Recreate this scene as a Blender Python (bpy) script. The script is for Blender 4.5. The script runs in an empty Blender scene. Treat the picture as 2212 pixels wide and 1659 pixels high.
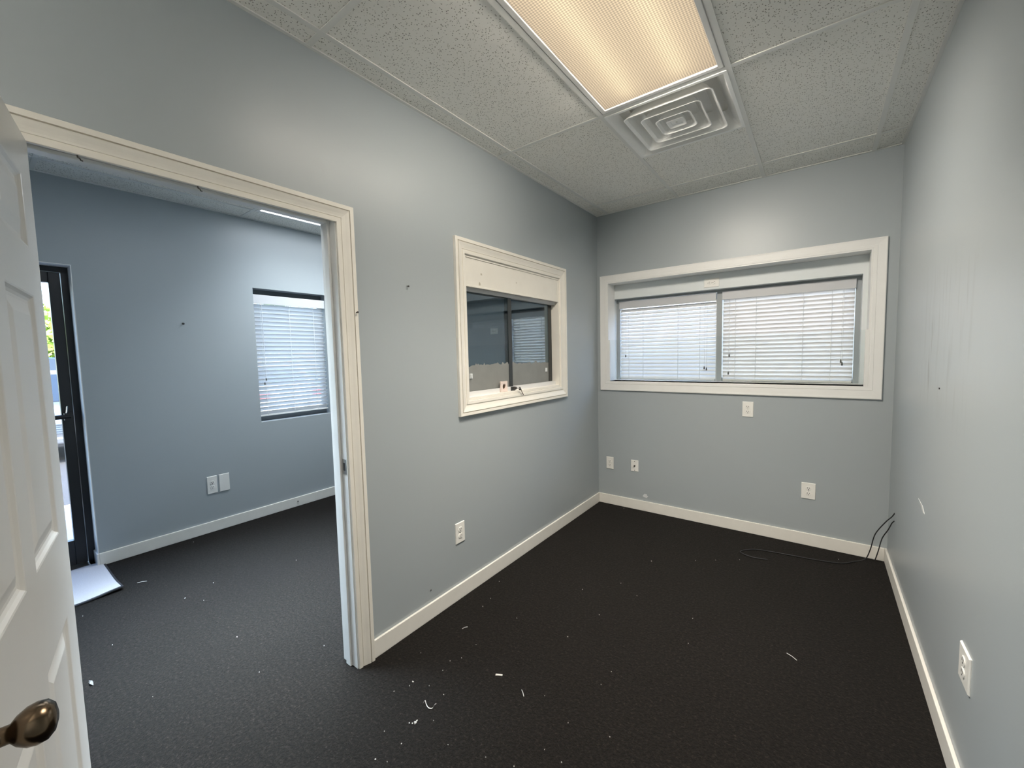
import bpy, math, random
from mathutils import Vector, Matrix
random.seed(7)
sc = bpy.context.scene
COL = sc.collection
R = math.radians

# ------------------------------------------------------------------ camera
def rot(y, p, r):
    return Matrix.Rotation(y, 3, 'Z') @ Matrix.Rotation(p, 3, 'X') @ Matrix.Rotation(r, 3, 'Y')
CAM = (1.71239, -0.07752, 1.46601)
Mr = rot(0.64301, -0.07156, 0.02300)
cam = bpy.data.cameras.new('camera')
co = bpy.data.objects.new('camera', cam); COL.objects.link(co)
cam.sensor_fit = 'HORIZONTAL'; cam.sensor_width = 36.0
cam.lens = 886.22 / 2212 * 36.0
cam.clip_start = 0.02; cam.clip_end = 300
m4 = Matrix.Identity(4)
for i in range(3):
    m4[i][0] = Mr[i][0]; m4[i][1] = Mr[i][2]; m4[i][2] = -Mr[i][1]; m4[i][3] = CAM[i]
co.matrix_world = m4
sc.camera = co

# ------------------------------------------------------------------ sky, sun, exposure
SKY, SUN = 0.76, 4.3
ROOM_LENS, ROOM_TUBE = 0.066, 0.76
REC_LENS, REC_TUBE = 0.95, 1.2
FILL_GLOW = 11.5  # glow of the added fill lamp behind the viewer
WASH_W = 8.4  # watts of the added wash lamps under the office lens
ROOM_W, REC_W = 10.4, 8.4        # watts of each recessed ceiling light, shaped by its prismatic lens
w = bpy.data.worlds.new('sky'); sc.world = w; w.use_nodes = True
wn = w.node_tree
sky = wn.nodes.new('ShaderNodeTexSky'); sky.sky_type = 'NISHITA'
sky.sun_disc = False; sky.sun_elevation = R(52); sky.sun_rotation = R(120)
sky.air_density = 1.0; sky.dust_density = 1.5; sky.ozone_density = 1.2
wn.nodes['Background'].inputs[1].default_value = SKY
wn.links.new(sky.outputs[0], wn.nodes['Background'].inputs[0])
sl = bpy.data.lights.new('sun', 'SUN'); sl.energy = SUN; sl.angle = R(1.0); sl.color = (1, .95, .86)
so = bpy.data.objects.new('sun', sl); COL.objects.link(so)
so.rotation_euler = Vector((-0.50, 0.32, -0.95)).to_track_quat('-Z', 'Y').to_euler()
so.location = (3, -3, 9)
vs = sc.view_settings
vs.view_transform = 'Standard'; vs.look = 'None'; vs.gamma = 1.0; vs.use_curve_mapping = False
vs.exposure = 1.45
sc.cycles.max_bounces = 7; sc.cycles.diffuse_bounces = 5; sc.cycles.glossy_bounces = 2
sc.cycles.transmission_bounces = 4; sc.cycles.transparent_max_bounces = 12
sc.cycles.sample_clamp_indirect = 6.0
sc.cycles.caustics_reflective = False; sc.cycles.caustics_refractive = False

def portal(name, loc, direction, sx, sy):
    l = bpy.data.lights.new(name, 'AREA'); l.shape = 'RECTANGLE'; l.size = sx; l.size_y = sy
    l.cycles.is_portal = True
    o = bpy.data.objects.new(name, l); COL.objects.link(o); o.location = loc
    o.rotation_euler = Vector(direction).to_track_quat('-Z', 'Y').to_euler()
portal('daylight_portal_front_door', (-2.72, -0.08, 1.1), (1, 0, 0), 0.86, 1.9)
portal('daylight_portal_front_window', (-2.72, 1.905, 1.51), (1, 0, 0), 0.7, 1.25)
portal('daylight_portal_back_window', (1.02, 3.97, 1.58), (0, -1, 0), 1.85, 0.8)
portal('daylight_portal_reception_back_window', (-0.75, 3.97, 1.58), (0, -1, 0), 1.0, 0.8)

# ------------------------------------------------------------------ materials
MATS = {}
def mat(name, col, rough=.5, metal=0., spec=.5, noise=None, bump=None, sheen=0., coat=0.):
    """noise=(scale, amount, second colour); bump=(scale, strength, distance)"""
    m = bpy.data.materials.new(name); m.use_nodes = True
    nt = m.node_tree; b = nt.nodes['Principled BSDF']
    b.inputs['Base Color'].default_value = (*col, 1)
    b.inputs['Roughness'].default_value = rough; b.inputs['Metallic'].default_value = metal
    b.inputs['Specular IOR Level'].default_value = spec
    if sheen: b.inputs['Sheen Weight'].default_value = sheen; b.inputs['Sheen Roughness'].default_value = .5
    if coat: b.inputs['Coat Weight'].default_value = coat; b.inputs['Coat Roughness'].default_value = .12
    tc = nt.nodes.new('ShaderNodeTexCoord')
    if noise:
        n = nt.nodes.new('ShaderNodeTexNoise'); n.inputs['Scale'].default_value = noise[0]; n.inputs['Detail'].default_value = 5
        nt.links.new(tc.outputs['Object'], n.inputs['Vector'])
        mr = nt.nodes.new('ShaderNodeMapRange'); mr.inputs['From Min'].default_value = .3; mr.inputs['From Max'].default_value = .7
        mr.inputs['To Max'].default_value = noise[1]
        nt.links.new(n.outputs['Fac'], mr.inputs['Value'])
        mx = nt.nodes.new('ShaderNodeMix'); mx.data_type = 'RGBA'
        mx.inputs['A'].default_value = (*col, 1); mx.inputs['B'].default_value = (*noise[2], 1)
        nt.links.new(mr.outputs[0], mx.inputs['Factor']); nt.links.new(mx.outputs['Result'], b.inputs['Base Color'])
    if bump:
        n2 = nt.nodes.new('ShaderNodeTexNoise'); n2.inputs['Scale'].default_value = bump[0]; n2.inputs['Detail'].default_value = 4
        nt.links.new(tc.outputs['Object'], n2.inputs['Vector'])
        bp = nt.nodes.new('ShaderNodeBump'); bp.inputs['Strength'].default_value = bump[1]; bp.inputs['Distance'].default_value = bump[2]
        nt.links.new(n2.outputs['Fac'], bp.inputs['Height']); nt.links.new(bp.outputs[0], b.inputs['Normal'])
    MATS[name] = m
    return m
PAINT = (.378, .418, .438)
mat('wall_paint', PAINT, .38, noise=(2.2, .25, (.40, .43, .44)), bump=(260, .05, .001))
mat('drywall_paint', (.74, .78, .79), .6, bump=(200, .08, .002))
mat('white_trim', (.82, .82, .80), .38, noise=(14, .25, (.75, .75, .73)), bump=(60, .05, .002))
mat('cream_trim', (.83, .80, .73), .36, noise=(11, .3, (.73, .70, .63)), bump=(50, .05, .002))
mat('door_paint', (.78, .765, .73), .33, noise=(9, .3, (.72, .705, .67)), bump=(90, .06, .002))
mat('baseboard_paint', (.82, .80, .745), .4, noise=(18, .3, (.72, .70, .65)))
mat('grid_white', (.80, .795, .76), .4)
mat('fixture_white', (.82, .81, .79), .35)
mat('vent_white', (.93, .93, .91), .35)
mat('plate_plastic', (.84, .83, .79), .3)
mat('slot_dark', (.03, .03, .03), .5)
mat('screw_metal', (.55, .54, .5), .35, metal=1)
mat('dark_aluminium', (.15, .165, .175), .4, metal=.3)
mat('grey_aluminium', (.36, .39, .405), .45)
mat('black_aluminium', (.012, .013, .015), .35, metal=.2)
mat('track_white', (.70, .70, .70), .35)
mat('black_rubber', (.018, .018, .02), .6)
mat('mat_grey', (.50, .50, .53), .95, spec=.1, noise=(160, .6, (.41, .41, .44)), bump=(500, .5, .004))
mat('cable_black', (.02, .021, .024), .45)
mat('paper_white', (.60, .58, .54), .8)
mat('nail_steel', (.10, .095, .09), .4, metal=.8)
mat('bronze', (.16, .115, .075), .22, metal=1)
mat('chrome', (.7, .7, .7), .15, metal=1)
mat('pad_cream', (.78, .66, .60), .5)
mat('stile_dark', (.03, .034, .034), .35)
mat('cord_white', (.75, .75, .74), .7)
mat('tassel_dark', (.10, .10, .09), .5)
mat('concrete', (.50, .48, .45), .9, noise=(6, .5, (.42, .40, .37)), bump=(80, .3, .004))
mat('asphalt', (.055, .055, .058), .9, noise=(30, .6, (.085, .085, .088)), bump=(150, .5, .006))
mat('grass', (.10, .16, .04), .95, noise=(20, .7, (.16, .20, .06)))
mat('stucco', (.55, .53, .49), .9, bump=(120, .4, .004))
mat('pale_stucco', (.78, .75, .69), .9, bump=(90, .3, .004))
mat('car_blue', (.05, .11, .30), .3, coat=1)
mat('car_silver', (.30, .31, .33), .3, metal=.6, coat=1)
mat('car_white', (.55, .56, .58), .3, coat=1)
mat('car_glass', (.02, .03, .045), .08)
mat('tire', (.02, .02, .02), .8)
mat('hub', (.55, .55, .56), .3, metal=.9)
mat('headlight', (.75, .78, .80), .1)
mat('taillight', (.45, .02, .02), .2)
mat('bark', (.14, .10, .07), .9, bump=(40, .6, .02))
mat('leaf_green', (.22, .34, .05), .6, noise=(3, .8, (.34, .42, .09)))
mat('leaf_dark', (.10, .20, .04), .6, noise=(3, .8, (.20, .30, .07)))
mat('scuff_tan', (.50, .46, .38), .8)
mat('lint_grey', (.22, .22, .22), .9)
mat('patch_white', (.72, .74, .74), .8)
mat('plaster_chip', (.62, .63, .62), .9)

def carpet():
    m = bpy.data.materials.new('carpet'); m.use_nodes = True; nt = m.node_tree; b = nt.nodes['Principled BSDF']
    tc = nt.nodes.new('ShaderNodeTexCoord')
    def N(scale, det=3, rough=.6):
        n = nt.nodes.new('ShaderNodeTexNoise'); n.inputs['Scale'].default_value = scale; n.inputs['Detail'].default_value = det
        n.inputs['Roughness'].default_value = rough
        nt.links.new(tc.outputs['Object'], n.inputs['Vector']); return n
    f = N(78, 6, .88)
    cr = nt.nodes.new('ShaderNodeValToRGB')
    e = cr.color_ramp.elements
    e[0].position = .36; e[0].color = (.0006, .0005, .0004, 1)
    e[1].position = .69; e[1].color = (.088, .070, .057, 1)
    k = e.new(.50); k.color = (.0062, .0047, .0034, 1)
    k = e.new(.60); k.color = (.0185, .0143, .0116, 1)
    nt.links.new(f.outputs['Fac'], cr.inputs['Fac'])
    l = N(1.7, 3)
    mx = nt.nodes.new('ShaderNodeMix'); mx.data_type = 'RGBA'; mx.blend_type = 'MULTIPLY'
    mr = nt.nodes.new('ShaderNodeMapRange'); mr.inputs['From Min'].default_value = .35; mr.inputs['From Max'].default_value = .65; mr.inputs['To Max'].default_value = .35
    nt.links.new(l.outputs['Fac'], mr.inputs['Value']); nt.links.new(mr.outputs[0], mx.inputs['Factor'])
    nt.links.new(cr.outputs[0], mx.inputs['A']); mx.inputs['B'].default_value = (.55, .55, .56, 1)
    nt.links.new(mx.outputs['Result'], b.inputs['Base Color'])
    b.inputs['Roughness'].default_value = 1; b.inputs['Specular IOR Level'].default_value = .05
    b.inputs['Sheen Weight'].default_value = .04; b.inputs['Sheen Roughness'].default_value = .6
    bp = nt.nodes.new('ShaderNodeBump'); bp.inputs['Strength'].default_value = 1.0; bp.inputs['Distance'].default_value = .009
    f2 = N(110, 5, .75)
    nt.links.new(f2.outputs['Fac'], bp.inputs['Height']); nt.links.new(bp.outputs[0], b.inputs['Normal'])
    MATS['carpet'] = m
carpet()

def tile_mat():
    m = bpy.data.materials.new('ceiling_tile'); m.use_nodes = True; nt = m.node_tree; b = nt.nodes['Principled BSDF']
    tc = nt.nodes.new('ShaderNodeTexCoord')
    n = nt.nodes.new('ShaderNodeTexNoise'); n.inputs['Scale'].default_value = 42; n.inputs['Detail'].default_value = 2
    v = nt.nodes.new('ShaderNodeTexVoronoi'); v.inputs['Scale'].default_value = 128
    ad = nt.nodes.new('ShaderNodeMix'); ad.data_type = 'VECTOR'; ad.inputs['Factor'].default_value = .012
    nt.links.new(tc.outputs['Object'], n.inputs['Vector'])
    nt.links.new(tc.outputs['Object'], ad.inputs['A']); nt.links.new(n.outputs['Color'], ad.inputs['B'])
    nt.links.new(ad.outputs['Result'], v.inputs['Vector'])
    # only some cells carry a pit
    pit = nt.nodes.new('ShaderNodeMapRange'); pit.inputs['From Min'].default_value = .20; pit.inputs['From Max'].default_value = .36
    pit.inputs['To Min'].default_value = 1; pit.inputs['To Max'].default_value = 0
    nt.links.new(v.outputs['Distance'], pit.inputs['Value'])
    sel = nt.nodes.new('ShaderNodeSeparateColor'); nt.links.new(v.outputs['Color'], sel.inputs[0])
    gt = nt.nodes.new('ShaderNodeMath'); gt.operation = 'GREATER_THAN'; gt.inputs[1].default_value = .45
    nt.links.new(sel.outputs[0], gt.inputs[0])
    mu = nt.nodes.new('ShaderNodeMath'); mu.operation = 'MULTIPLY'
    nt.links.new(pit.outputs[0], mu.inputs[0]); nt.links.new(gt.outputs[0], mu.inputs[1])
    mx = nt.nodes.new('ShaderNodeMix'); mx.data_type = 'RGBA'
    mx.inputs['A'].default_value = (.90, .885, .835, 1); mx.inputs['B'].default_value = (.28, .265, .225, 1)
    nt.links.new(mu.outputs[0], mx.inputs['Factor']); nt.links.new(mx.outputs['Result'], b.inputs['Base Color'])
    n2 = nt.nodes.new('ShaderNodeTexNoise'); n2.inputs['Scale'].default_value = 150; n2.inputs['Detail'].default_value = 4
    nt.links.new(tc.outputs['Object'], n2.inputs['Vector'])
    hs = nt.nodes.new('ShaderNodeMath'); hs.operation = 'SUBTRACT'
    nt.links.new(n2.outputs['Fac'], hs.inputs[0]); nt.links.new(mu.outputs[0], hs.inputs[1])
    bp = nt.nodes.new('ShaderNodeBump'); bp.inputs['Strength'].default_value = .35; bp.inputs['Distance'].default_value = .003
    nt.links.new(hs.outputs[0], bp.inputs['Height']); nt.links.new(bp.outputs[0], b.inputs['Normal'])
    b.inputs['Roughness'].default_value = .95; b.inputs['Specular IOR Level'].default_value = .1
    MATS['ceiling_tile'] = m
tile_mat()

def glass_mat(name, tint=(1, 1, 1), refl=1.0, ior=1.5):
    m = bpy.data.materials.new(name); m.use_nodes = True; nt = m.node_tree
    for n in list(nt.nodes): nt.nodes.remove(n)
    out = nt.nodes.new('ShaderNodeOutputMaterial'); t = nt.nodes.new('ShaderNodeBsdfTransparent'); g = nt.nodes.new('ShaderNodeBsdfGlossy')
    t.inputs[0].default_value = (*tint, 1); g.inputs['Roughness'].default_value = .02
    g.inputs['Color'].default_value = (refl, refl, refl, 1)
    # Schlick reflectance, the same from both faces of the thin pane
    lw = nt.nodes.new('ShaderNodeLayerWeight'); lw.inputs['Blend'].default_value = .5
    pw = nt.nodes.new('ShaderNodeMath'); pw.operation = 'POWER'; pw.inputs[1].default_value = 5
    nt.links.new(lw.outputs['Facing'], pw.inputs[0])
    r0 = ((ior - 1) / (ior + 1)) ** 2
    f = nt.nodes.new('ShaderNodeMath'); f.operation = 'MULTIPLY_ADD'; f.inputs[1].default_value = 1 - r0; f.inputs[2].default_value = r0
    nt.links.new(pw.outputs[0], f.inputs[0])
    mx = nt.nodes.new('ShaderNodeMixShader')
    nt.links.new(f.outputs[0], mx.inputs[0]); nt.links.new(t.outputs[0], mx.inputs[1]); nt.links.new(g.outputs[0], mx.inputs[2])
    nt.links.new(mx.outputs[0], out.inputs[0]); MATS[name] = m
glass_mat('clear_glass', (.96, .98, .98))
glass_mat('acrylic', (.97, .985, .985), .8, 1.35)
glass_mat('tinted_glass', (.60, .64, .645), .8)

def translucent_mat(name, col, tr, frac):
    m = bpy.data.materials.new(name); m.use_nodes = True; nt = m.node_tree
    b = nt.nodes['Principled BSDF']; b.inputs['Base Color'].default_value = (*col, 1); b.inputs['Roughness'].default_value = .45
    t = nt.nodes.new('ShaderNodeBsdfTranslucent'); t.inputs[0].default_value = (*tr, 1)
    mx = nt.nodes.new('ShaderNodeMixShader'); mx.inputs[0].default_value = frac
    out = nt.nodes['Material Output']
    nt.links.new(b.outputs[0], mx.inputs[1]); nt.links.new(t.outputs[0], mx.inputs[2]); nt.links.new(mx.outputs[0], out.inputs[0])
    MATS[name] = m
translucent_mat('blind_slat', (.88, .88, .87), (.95, .91, .865), .50)
translucent_mat('blind_slat_grey', (.84, .84, .84), (.86, .84, .81), .20)
translucent_mat('blind_rail', (.62, .63, .65), (.6, .6, .6), .05)

def film_mat():
    m = bpy.data.materials.new('peeled_film'); m.use_nodes = True; nt = m.node_tree
    b = nt.nodes['Principled BSDF']
    tc = nt.nodes.new('ShaderNodeTexCoord'); n = nt.nodes.new('ShaderNodeTexNoise'); n.inputs['Scale'].default_value = 9; n.inputs['Detail'].default_value = 5
    nt.links.new(tc.outputs['Object'], n.inputs['Vector'])
    mx = nt.nodes.new('ShaderNodeMix'); mx.data_type = 'RGBA'; mx.inputs['A'].default_value = (.22, .225, .215, 1); mx.inputs['B'].default_value = (.33, .335, .32, 1)
    nt.links.new(n.outputs['Fac'], mx.inputs['Factor']); nt.links.new(mx.outputs['Result'], b.inputs['Base Color'])
    b.inputs['Roughness'].default_value = .5
    t = nt.nodes.new('ShaderNodeBsdfTransparent'); ms = nt.nodes.new('ShaderNodeMixShader'); ms.inputs[0].default_value = .12
    nt.links.new(b.outputs[0], ms.inputs[1]); nt.links.new(t.outputs[0], ms.inputs[2])
    nt.links.new(ms.outputs[0], nt.nodes['Material Output'].inputs[0]); MATS['peeled_film'] = m
film_mat()

def emit_mat(name, col, s):
    m = bpy.data.materials.new(name); m.use_nodes = True; nt = m.node_tree
    b = nt.nodes['Principled BSDF']; b.inputs['Base Color'].default_value = (.8, .8, .8, 1)
    b.inputs['Emission Color'].default_value = (*col, 1); b.inputs['Emission Strength'].default_value = s
    MATS[name] = m
def lens_mat(name, col, s, tint):
    """prismatic acrylic diffuser: gives off light evenly and lets the tubes behind it shine through"""
    m = bpy.data.materials.new(name); m.use_nodes = True; nt = m.node_tree
    for n in list(nt.nodes): nt.nodes.remove(n)
    out = nt.nodes.new('ShaderNodeOutputMaterial')
    em = nt.nodes.new('ShaderNodeEmission'); em.inputs[0].default_value = (*col, 1); em.inputs[1].default_value = s
    tl = nt.nodes.new('ShaderNodeBsdfTranslucent')
    tc = nt.nodes.new('ShaderNodeTexCoord')
    ma = nt.nodes.new('ShaderNodeMapping'); ma.inputs['Rotation'].default_value = (0, 0, R(45)); ma.inputs['Scale'].default_value = (130, 130, 1)
    nt.links.new(tc.outputs['Object'], ma.inputs['Vector'])
    ck = nt.nodes.new('ShaderNodeTexChecker'); ck.inputs['Scale'].default_value = 1
    ck.inputs['Color1'].default_value = (*tint, 1); ck.inputs['Color2'].default_value = (*[t * .62 for t in tint], 1)
    nt.links.new(ma.outputs[0], ck.inputs['Vector']); nt.links.new(ck.outputs['Color'], tl.inputs[0])
    ad = nt.nodes.new('ShaderNodeAddShader')
    nt.links.new(em.outputs[0], ad.inputs[0]); nt.links.new(tl.outputs[0], ad.inputs[1]); nt.links.new(ad.outputs[0], out.inputs[0])
    MATS[name] = m
WARM = (1.0, .80, .67); COOL = (.86, .93, 1.0)
lens_mat('lens_warm', WARM, ROOM_LENS, (.9, .87, .78))
emit_mat('tube_warm', (1.0, .885, .66), ROOM_TUBE)
emit_mat('fill_diffuser', (1, .93, .84), FILL_GLOW)
lens_mat('lens_cool', COOL, REC_LENS, (.9, .9, .9))
emit_mat('tube_cool', COOL, REC_TUBE)

def scuffed_wall():
    """right wall: same paint with a rubbed, streaky dirt mark"""
    src = MATS['wall_paint']; m = src.copy(); m.name = 'wall_paint_scuffed'; nt = m.node_tree; b = nt.nodes['Principled BSDF']
    base = b.inputs['Base Color'].links[0].from_socket
    tc = [n for n in nt.nodes if n.type == 'TEX_COORD'][0]
    sp = nt.nodes.new('ShaderNodeSeparateXYZ'); nt.links.new(tc.outputs['Object'], sp.inputs[0])
    def band(sock, lo, hi, soft):
        a = nt.nodes.new('ShaderNodeMapRange'); a.interpolation_type = 'SMOOTHSTEP'; a.inputs['From Min'].default_value = lo - soft; a.inputs['From Max'].default_value = lo + soft
        nt.links.new(sock, a.inputs['Value'])
        c_ = nt.nodes.new('ShaderNodeMapRange'); c_.interpolation_type = 'SMOOTHSTEP'; c_.inputs['From Min'].default_value = hi - soft; c_.inputs['From Max'].default_value = hi + soft
        c_.inputs['To Min'].default_value = 1; c_.inputs['To Max'].default_value = 0
        nt.links.new(sock, c_.inputs['Value'])
        q = nt.nodes.new('ShaderNodeMath'); q.operation = 'MULTIPLY'; nt.links.new(a.outputs[0], q.inputs[0]); nt.links.new(c_.outputs[0], q.inputs[1]); return q.outputs[0]
    ma = nt.nodes.new('ShaderNodeMapping'); ma.inputs['Scale'].default_value = (1, 26, 3.2); nt.links.new(tc.outputs['Object'], ma.inputs['Vector'])
    n = nt.nodes.new('ShaderNodeTexNoise'); n.inputs['Scale'].default_value = 1; n.inputs['Detail'].default_value = 5; nt.links.new(ma.outputs[0], n.inputs['Vector'])
    th = nt.nodes.new('ShaderNodeMapRange'); th.inputs['From Min'].default_value = .52; th.inputs['From Max'].default_value = .70; nt.links.new(n.outputs['Fac'], th.inputs['Value'])
    def mul(a, c_):
        q = nt.nodes.new('ShaderNodeMath'); q.operation = 'MULTIPLY'; nt.links.new(a, q.inputs[0])
        if isinstance(c_, float): q.inputs[1].default_value = c_
        else: nt.links.new(c_, q.inputs[1])
        return q.outputs[0]
    k1 = mul(mul(band(sp.outputs['Y'], 2.46, 2.60, .03), band(sp.outputs['Z'], 1.28, 1.58, .05)), th.outputs[0])
    k2 = mul(mul(mul(band(sp.outputs['Y'], 1.9, 2.75, .15), band(sp.outputs['Z'], 1.22, 1.75, .12)), th.outputs[0]), .30)
    ad = nt.nodes.new('ShaderNodeMath'); ad.operation = 'MAXIMUM'; nt.links.new(k1, ad.inputs[0]); nt.links.new(k2, ad.inputs[1])
    mx = nt.nodes.new('ShaderNodeMix'); mx.data_type = 'RGBA'; mx.inputs['B'].default_value = (.19, .20, .20, 1)
    fa = mul(ad.outputs[0], 1.0)
    nt.links.new(fa, mx.inputs['Factor']); nt.links.new(base, mx.inputs['A']); nt.links.new(mx.outputs['Result'], b.inputs['Base Color'])
    MATS['wall_paint_scuffed'] = m
scuffed_wall()

# ------------------------------------------------------------------ mesh helpers
class MB:
    def __init__(s): s.v = []; s.f = []
    def box(s, x0, x1, y0, y1, z0, z1):
        if x0 > x1: x0, x1 = x1, x0
        if y0 > y1: y0, y1 = y1, y0
        if z0 > z1: z0, z1 = z1, z0
        b = len(s.v)
        s.v += [(x0, y0, z0), (x1, y0, z0), (x1, y1, z0), (x0, y1, z0), (x0, y0, z1), (x1, y0, z1), (x1, y1, z1), (x0, y1, z1)]
        s.f += [tuple(b + i for i in q) for q in ((0, 3, 2, 1), (4, 5, 6, 7), (0, 1, 5, 4), (1, 2, 6, 5), (2, 3, 7, 6), (3, 0, 4, 7))]
        return s
    def loops(s, loops, closed=True, cap0=False, cap1=False):
        n = len(loops[0]); b = len(s.v)
        for l in loops: s.v += [tuple(p) for p in l]
        for k in range(len(loops) - 1):
            for i in range(n if closed else n - 1):
                j = (i + 1) % n
                s.f.append((b + k * n + i, b + k * n + j, b + (k + 1) * n + j, b + (k + 1) * n + i))
        if cap0: s.f.append(tuple(b + i for i in reversed(range(n))))
        if cap1: s.f.append(tuple(b + (len(loops) - 1) * n + i for i in range(n)))
        return s
    def tube(s, path, r, seg=8, taper=None):
        P = [Vector(p) for p in path]; L = []
        up = Vector((0, 0, 1))
        for i, p in enumerate(P):
            d = (P[min(i + 1, len(P) - 1)] - P[max(i - 1, 0)])
            d = d.normalized() if d.length > 1e-9 else Vector((0, 0, 1))
            a = d.cross(up if abs(d.z) < .95 else Vector((1, 0, 0))).normalized(); c_ = d.cross(a)
            rr = r if taper is None else r * taper[i]
            L.append([p + (a * math.cos(t) + c_ * math.sin(t)) * rr for t in (2 * math.pi * k / seg for k in range(seg))])
        return s.loops(L, True, True, True)
    def lathe(s, prof, origin, axis, seg=20):
        """prof: (radius, distance along axis)"""
        o = Vector(origin); d = Vector(axis).normalized()
        a = d.cross(Vector((0, 0, 1)) if abs(d.z) < .9 else Vector((1, 0, 0))).normalized(); c_ = d.cross(a)
        L = [[o + d * h + (a * math.cos(t) + c_ * math.sin(t)) * max(r, 1e-5) for t in (2 * math.pi * k / seg for k in range(seg))] for r, h in prof]
        return s.loops(L, True, True, True)
    def mesh(s, name, m, off=(0, 0, 0), smooth=False):
        me = bpy.data.meshes.new(name)
        me.from_pydata([(x - off[0], y - off[1], z - off[2]) for x, y, z in s.v], [], s.f); me.update()
        import bmesh
        bm = bmesh.new(); bm.from_mesh(me); bmesh.ops.recalc_face_normals(bm, faces=bm.faces); bm.to_mesh(me); bm.free()
        me.materials.append(MATS[m])
        if smooth:
            for p in me.polygons: p.use_smooth = True
        return me
    def build(s, name, m, parent=None, smooth=False, bevel=0, local=False, loc=None, seg=2):
        off = (0, 0, 0)
        if parent is not None and not local: off = parent.location
        if parent is None and loc is not None: off = loc
        o = bpy.data.objects.new(name, s.mesh(name, m, off, smooth)); COL.objects.link(o)
        if parent is not None: o.parent = parent
        elif loc is not None: o.location = loc
        if bevel:
            md = o.modifiers.new('bevel', 'BEVEL'); md.width = bevel; md.segments = seg; md.limit_method = 'ANGLE'; md.angle_limit = R(40)
        return o
def tag(o, label=None, cat=None, group=None, kind=None):
    if label: o['label'] = label
    if cat: o['category'] = cat
    if group: o['group'] = group
    if kind: o['kind'] = kind
    return o
def thing(name, label, cat, loc=(0, 0, 0), rz=0, group=None, kind=None):
    o = bpy.data.objects.new(name, None); COL.objects.link(o); o.empty_display_size = .05
    o.location = loc; o.rotation_euler = (0, 0, rz)
    return tag(o, label, cat, group, kind)
def struct(name, mb, m, label, cat=None, bevel=0):
    o = mb.build(name, m, bevel=bevel); return tag(o, label, cat, kind='structure')
def inst(src, name, parent, loc, rot_=None):
    o = src.copy(); o.name = name; COL.objects.link(o); o.parent = parent; o.location = loc
    if rot_ is not None: o.rotation_euler = rot_
    return o
def box(*a): return MB().box(*a)

# ------------------------------------------------------------------ dimensions
W, D, H = 2.1142, 3.5994, 2.743
YN = -2.75           # near end of the office, behind the camera
XF = -2.45           # inner face of the front wall of the reception room
YR = -2.9            # near end of the reception room
WT = 0.115           # partition thickness
DY0, DY1, DZ = 0.050, 0.940, 2.075          # doorway opening
PY0, PY1, PZ0, PZ1 = 1.757, 2.878, 1.190, 2.072   # pass-through window opening
BX0, BX1, BZ0, BZ1 = 0.103, 1.985, 1.195, 2.114    # cased opening in the back wall
YE = D + 0.146       # inner face of the outer wall
GX0, GX1, GZ1 = 0.100, 1.946, 1.976         # window opening in the outer wall
RX0, RX1 = -1.252, -0.30                    # reception back window in the outer wall
QX0, QX1 = -2.20, -0.22                     # opening of the reception back wall

# ------------------------------------------------------------------ setting: floor, walls, ceiling
struct('floor', box(XF - .19, W + .12, YR - .1, D + .36, -.10, 0), 'carpet', 'dark charcoal brown flecked carpet covering both rooms', 'floor')

def wall_with_holes(axis, a, b, u0, u1, z0, z1, holes):
    """boxes around rectangular holes; axis 0: wall normal along x, u = y; axis 1: normal along y, u = x"""
    m = MB()
    def add(ua, ub, za, zb):
        if ub - ua < 1e-5 or zb - za < 1e-5: return
        if axis == 0: m.box(a, b, ua, ub, za, zb)
        else: m.box(ua, ub, a, b, za, zb)
    hs = sorted(holes); u = u0
    for (h0, h1, hz0, hz1) in hs:
        add(u, h0, z0, z1); add(h0, h1, z0, hz0); add(h0, h1, hz1, z1); u = h1
    add(u, u1, z0, z1)
    return m
struct('wall_left', wall_with_holes(0, -WT, 0, YR, D, 0, H + .05, [(DY0 - .02, DY1 + .02, 0, DZ + .02), (PY0, PY1, PZ0, PZ1)]), 'wall_paint',
       'grey-blue painted partition wall with the doorway and small sliding window', 'wall')
struct('wall_back', wall_with_holes(1, D, YE, 0, W + .12, 0, H + .05, [(BX0, BX1, BZ0, BZ1)]), 'wall_paint',
       'grey-blue painted end wall around the wide white-cased window', 'wall')
struct('wall_right', box(W, W + .12, YN - .1, D, 0, H + .05), 'wall_paint_scuffed', 'long grey-blue painted wall with scuff marks at right edge', 'wall')
struct('wall_near', box(0, W, YN - .12, YN, 0, H + .05), 'wall_paint', 'grey-blue painted wall behind the viewer', 'wall')
struct('wall_reception_outer', wall_with_holes(1, YE, YE + .20, XF - .19, -.06, -.1, H + .35, [(RX0, RX1, BZ0, GZ1)]), 'wall_paint',  # same outer wall; its unlit look is put into a darker paint
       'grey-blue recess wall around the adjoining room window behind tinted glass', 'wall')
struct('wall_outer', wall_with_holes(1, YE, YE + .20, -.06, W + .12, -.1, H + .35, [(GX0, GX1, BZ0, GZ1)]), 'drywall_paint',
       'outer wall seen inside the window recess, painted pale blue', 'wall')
struct('wall_reception_back', wall_with_holes(1, D, YE, XF, -WT, 0, H + .05, [(QX0, QX1, BZ0, BZ1)]), 'wall_paint',
       'end wall of the adjoining room seen through the sliding window', 'wall')
FD0, FD1, FDZ = -0.60, 0.420, 2.155      # front door opening (y)
FW0, FW1, FWZ0, FWZ1 = 1.558, 2.253, 0.888, 2.130   # front window opening
struct('wall_front', wall_with_holes(0, XF - .19, XF, YR - .1, D, -.1, H + .35, [(FD0, FD1, -.1, FDZ), (FW0, FW1, FWZ0, FWZ1)]), 'wall_paint',
       'grey-blue wall of the adjoining room with glass entry door and blind', 'wall')
struct('wall_reception_near', box(XF, -WT, YR - .1, YR, 0, H + .05), 'wall_paint', 'near end wall of the adjoining room, out of view', 'wall')

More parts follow.
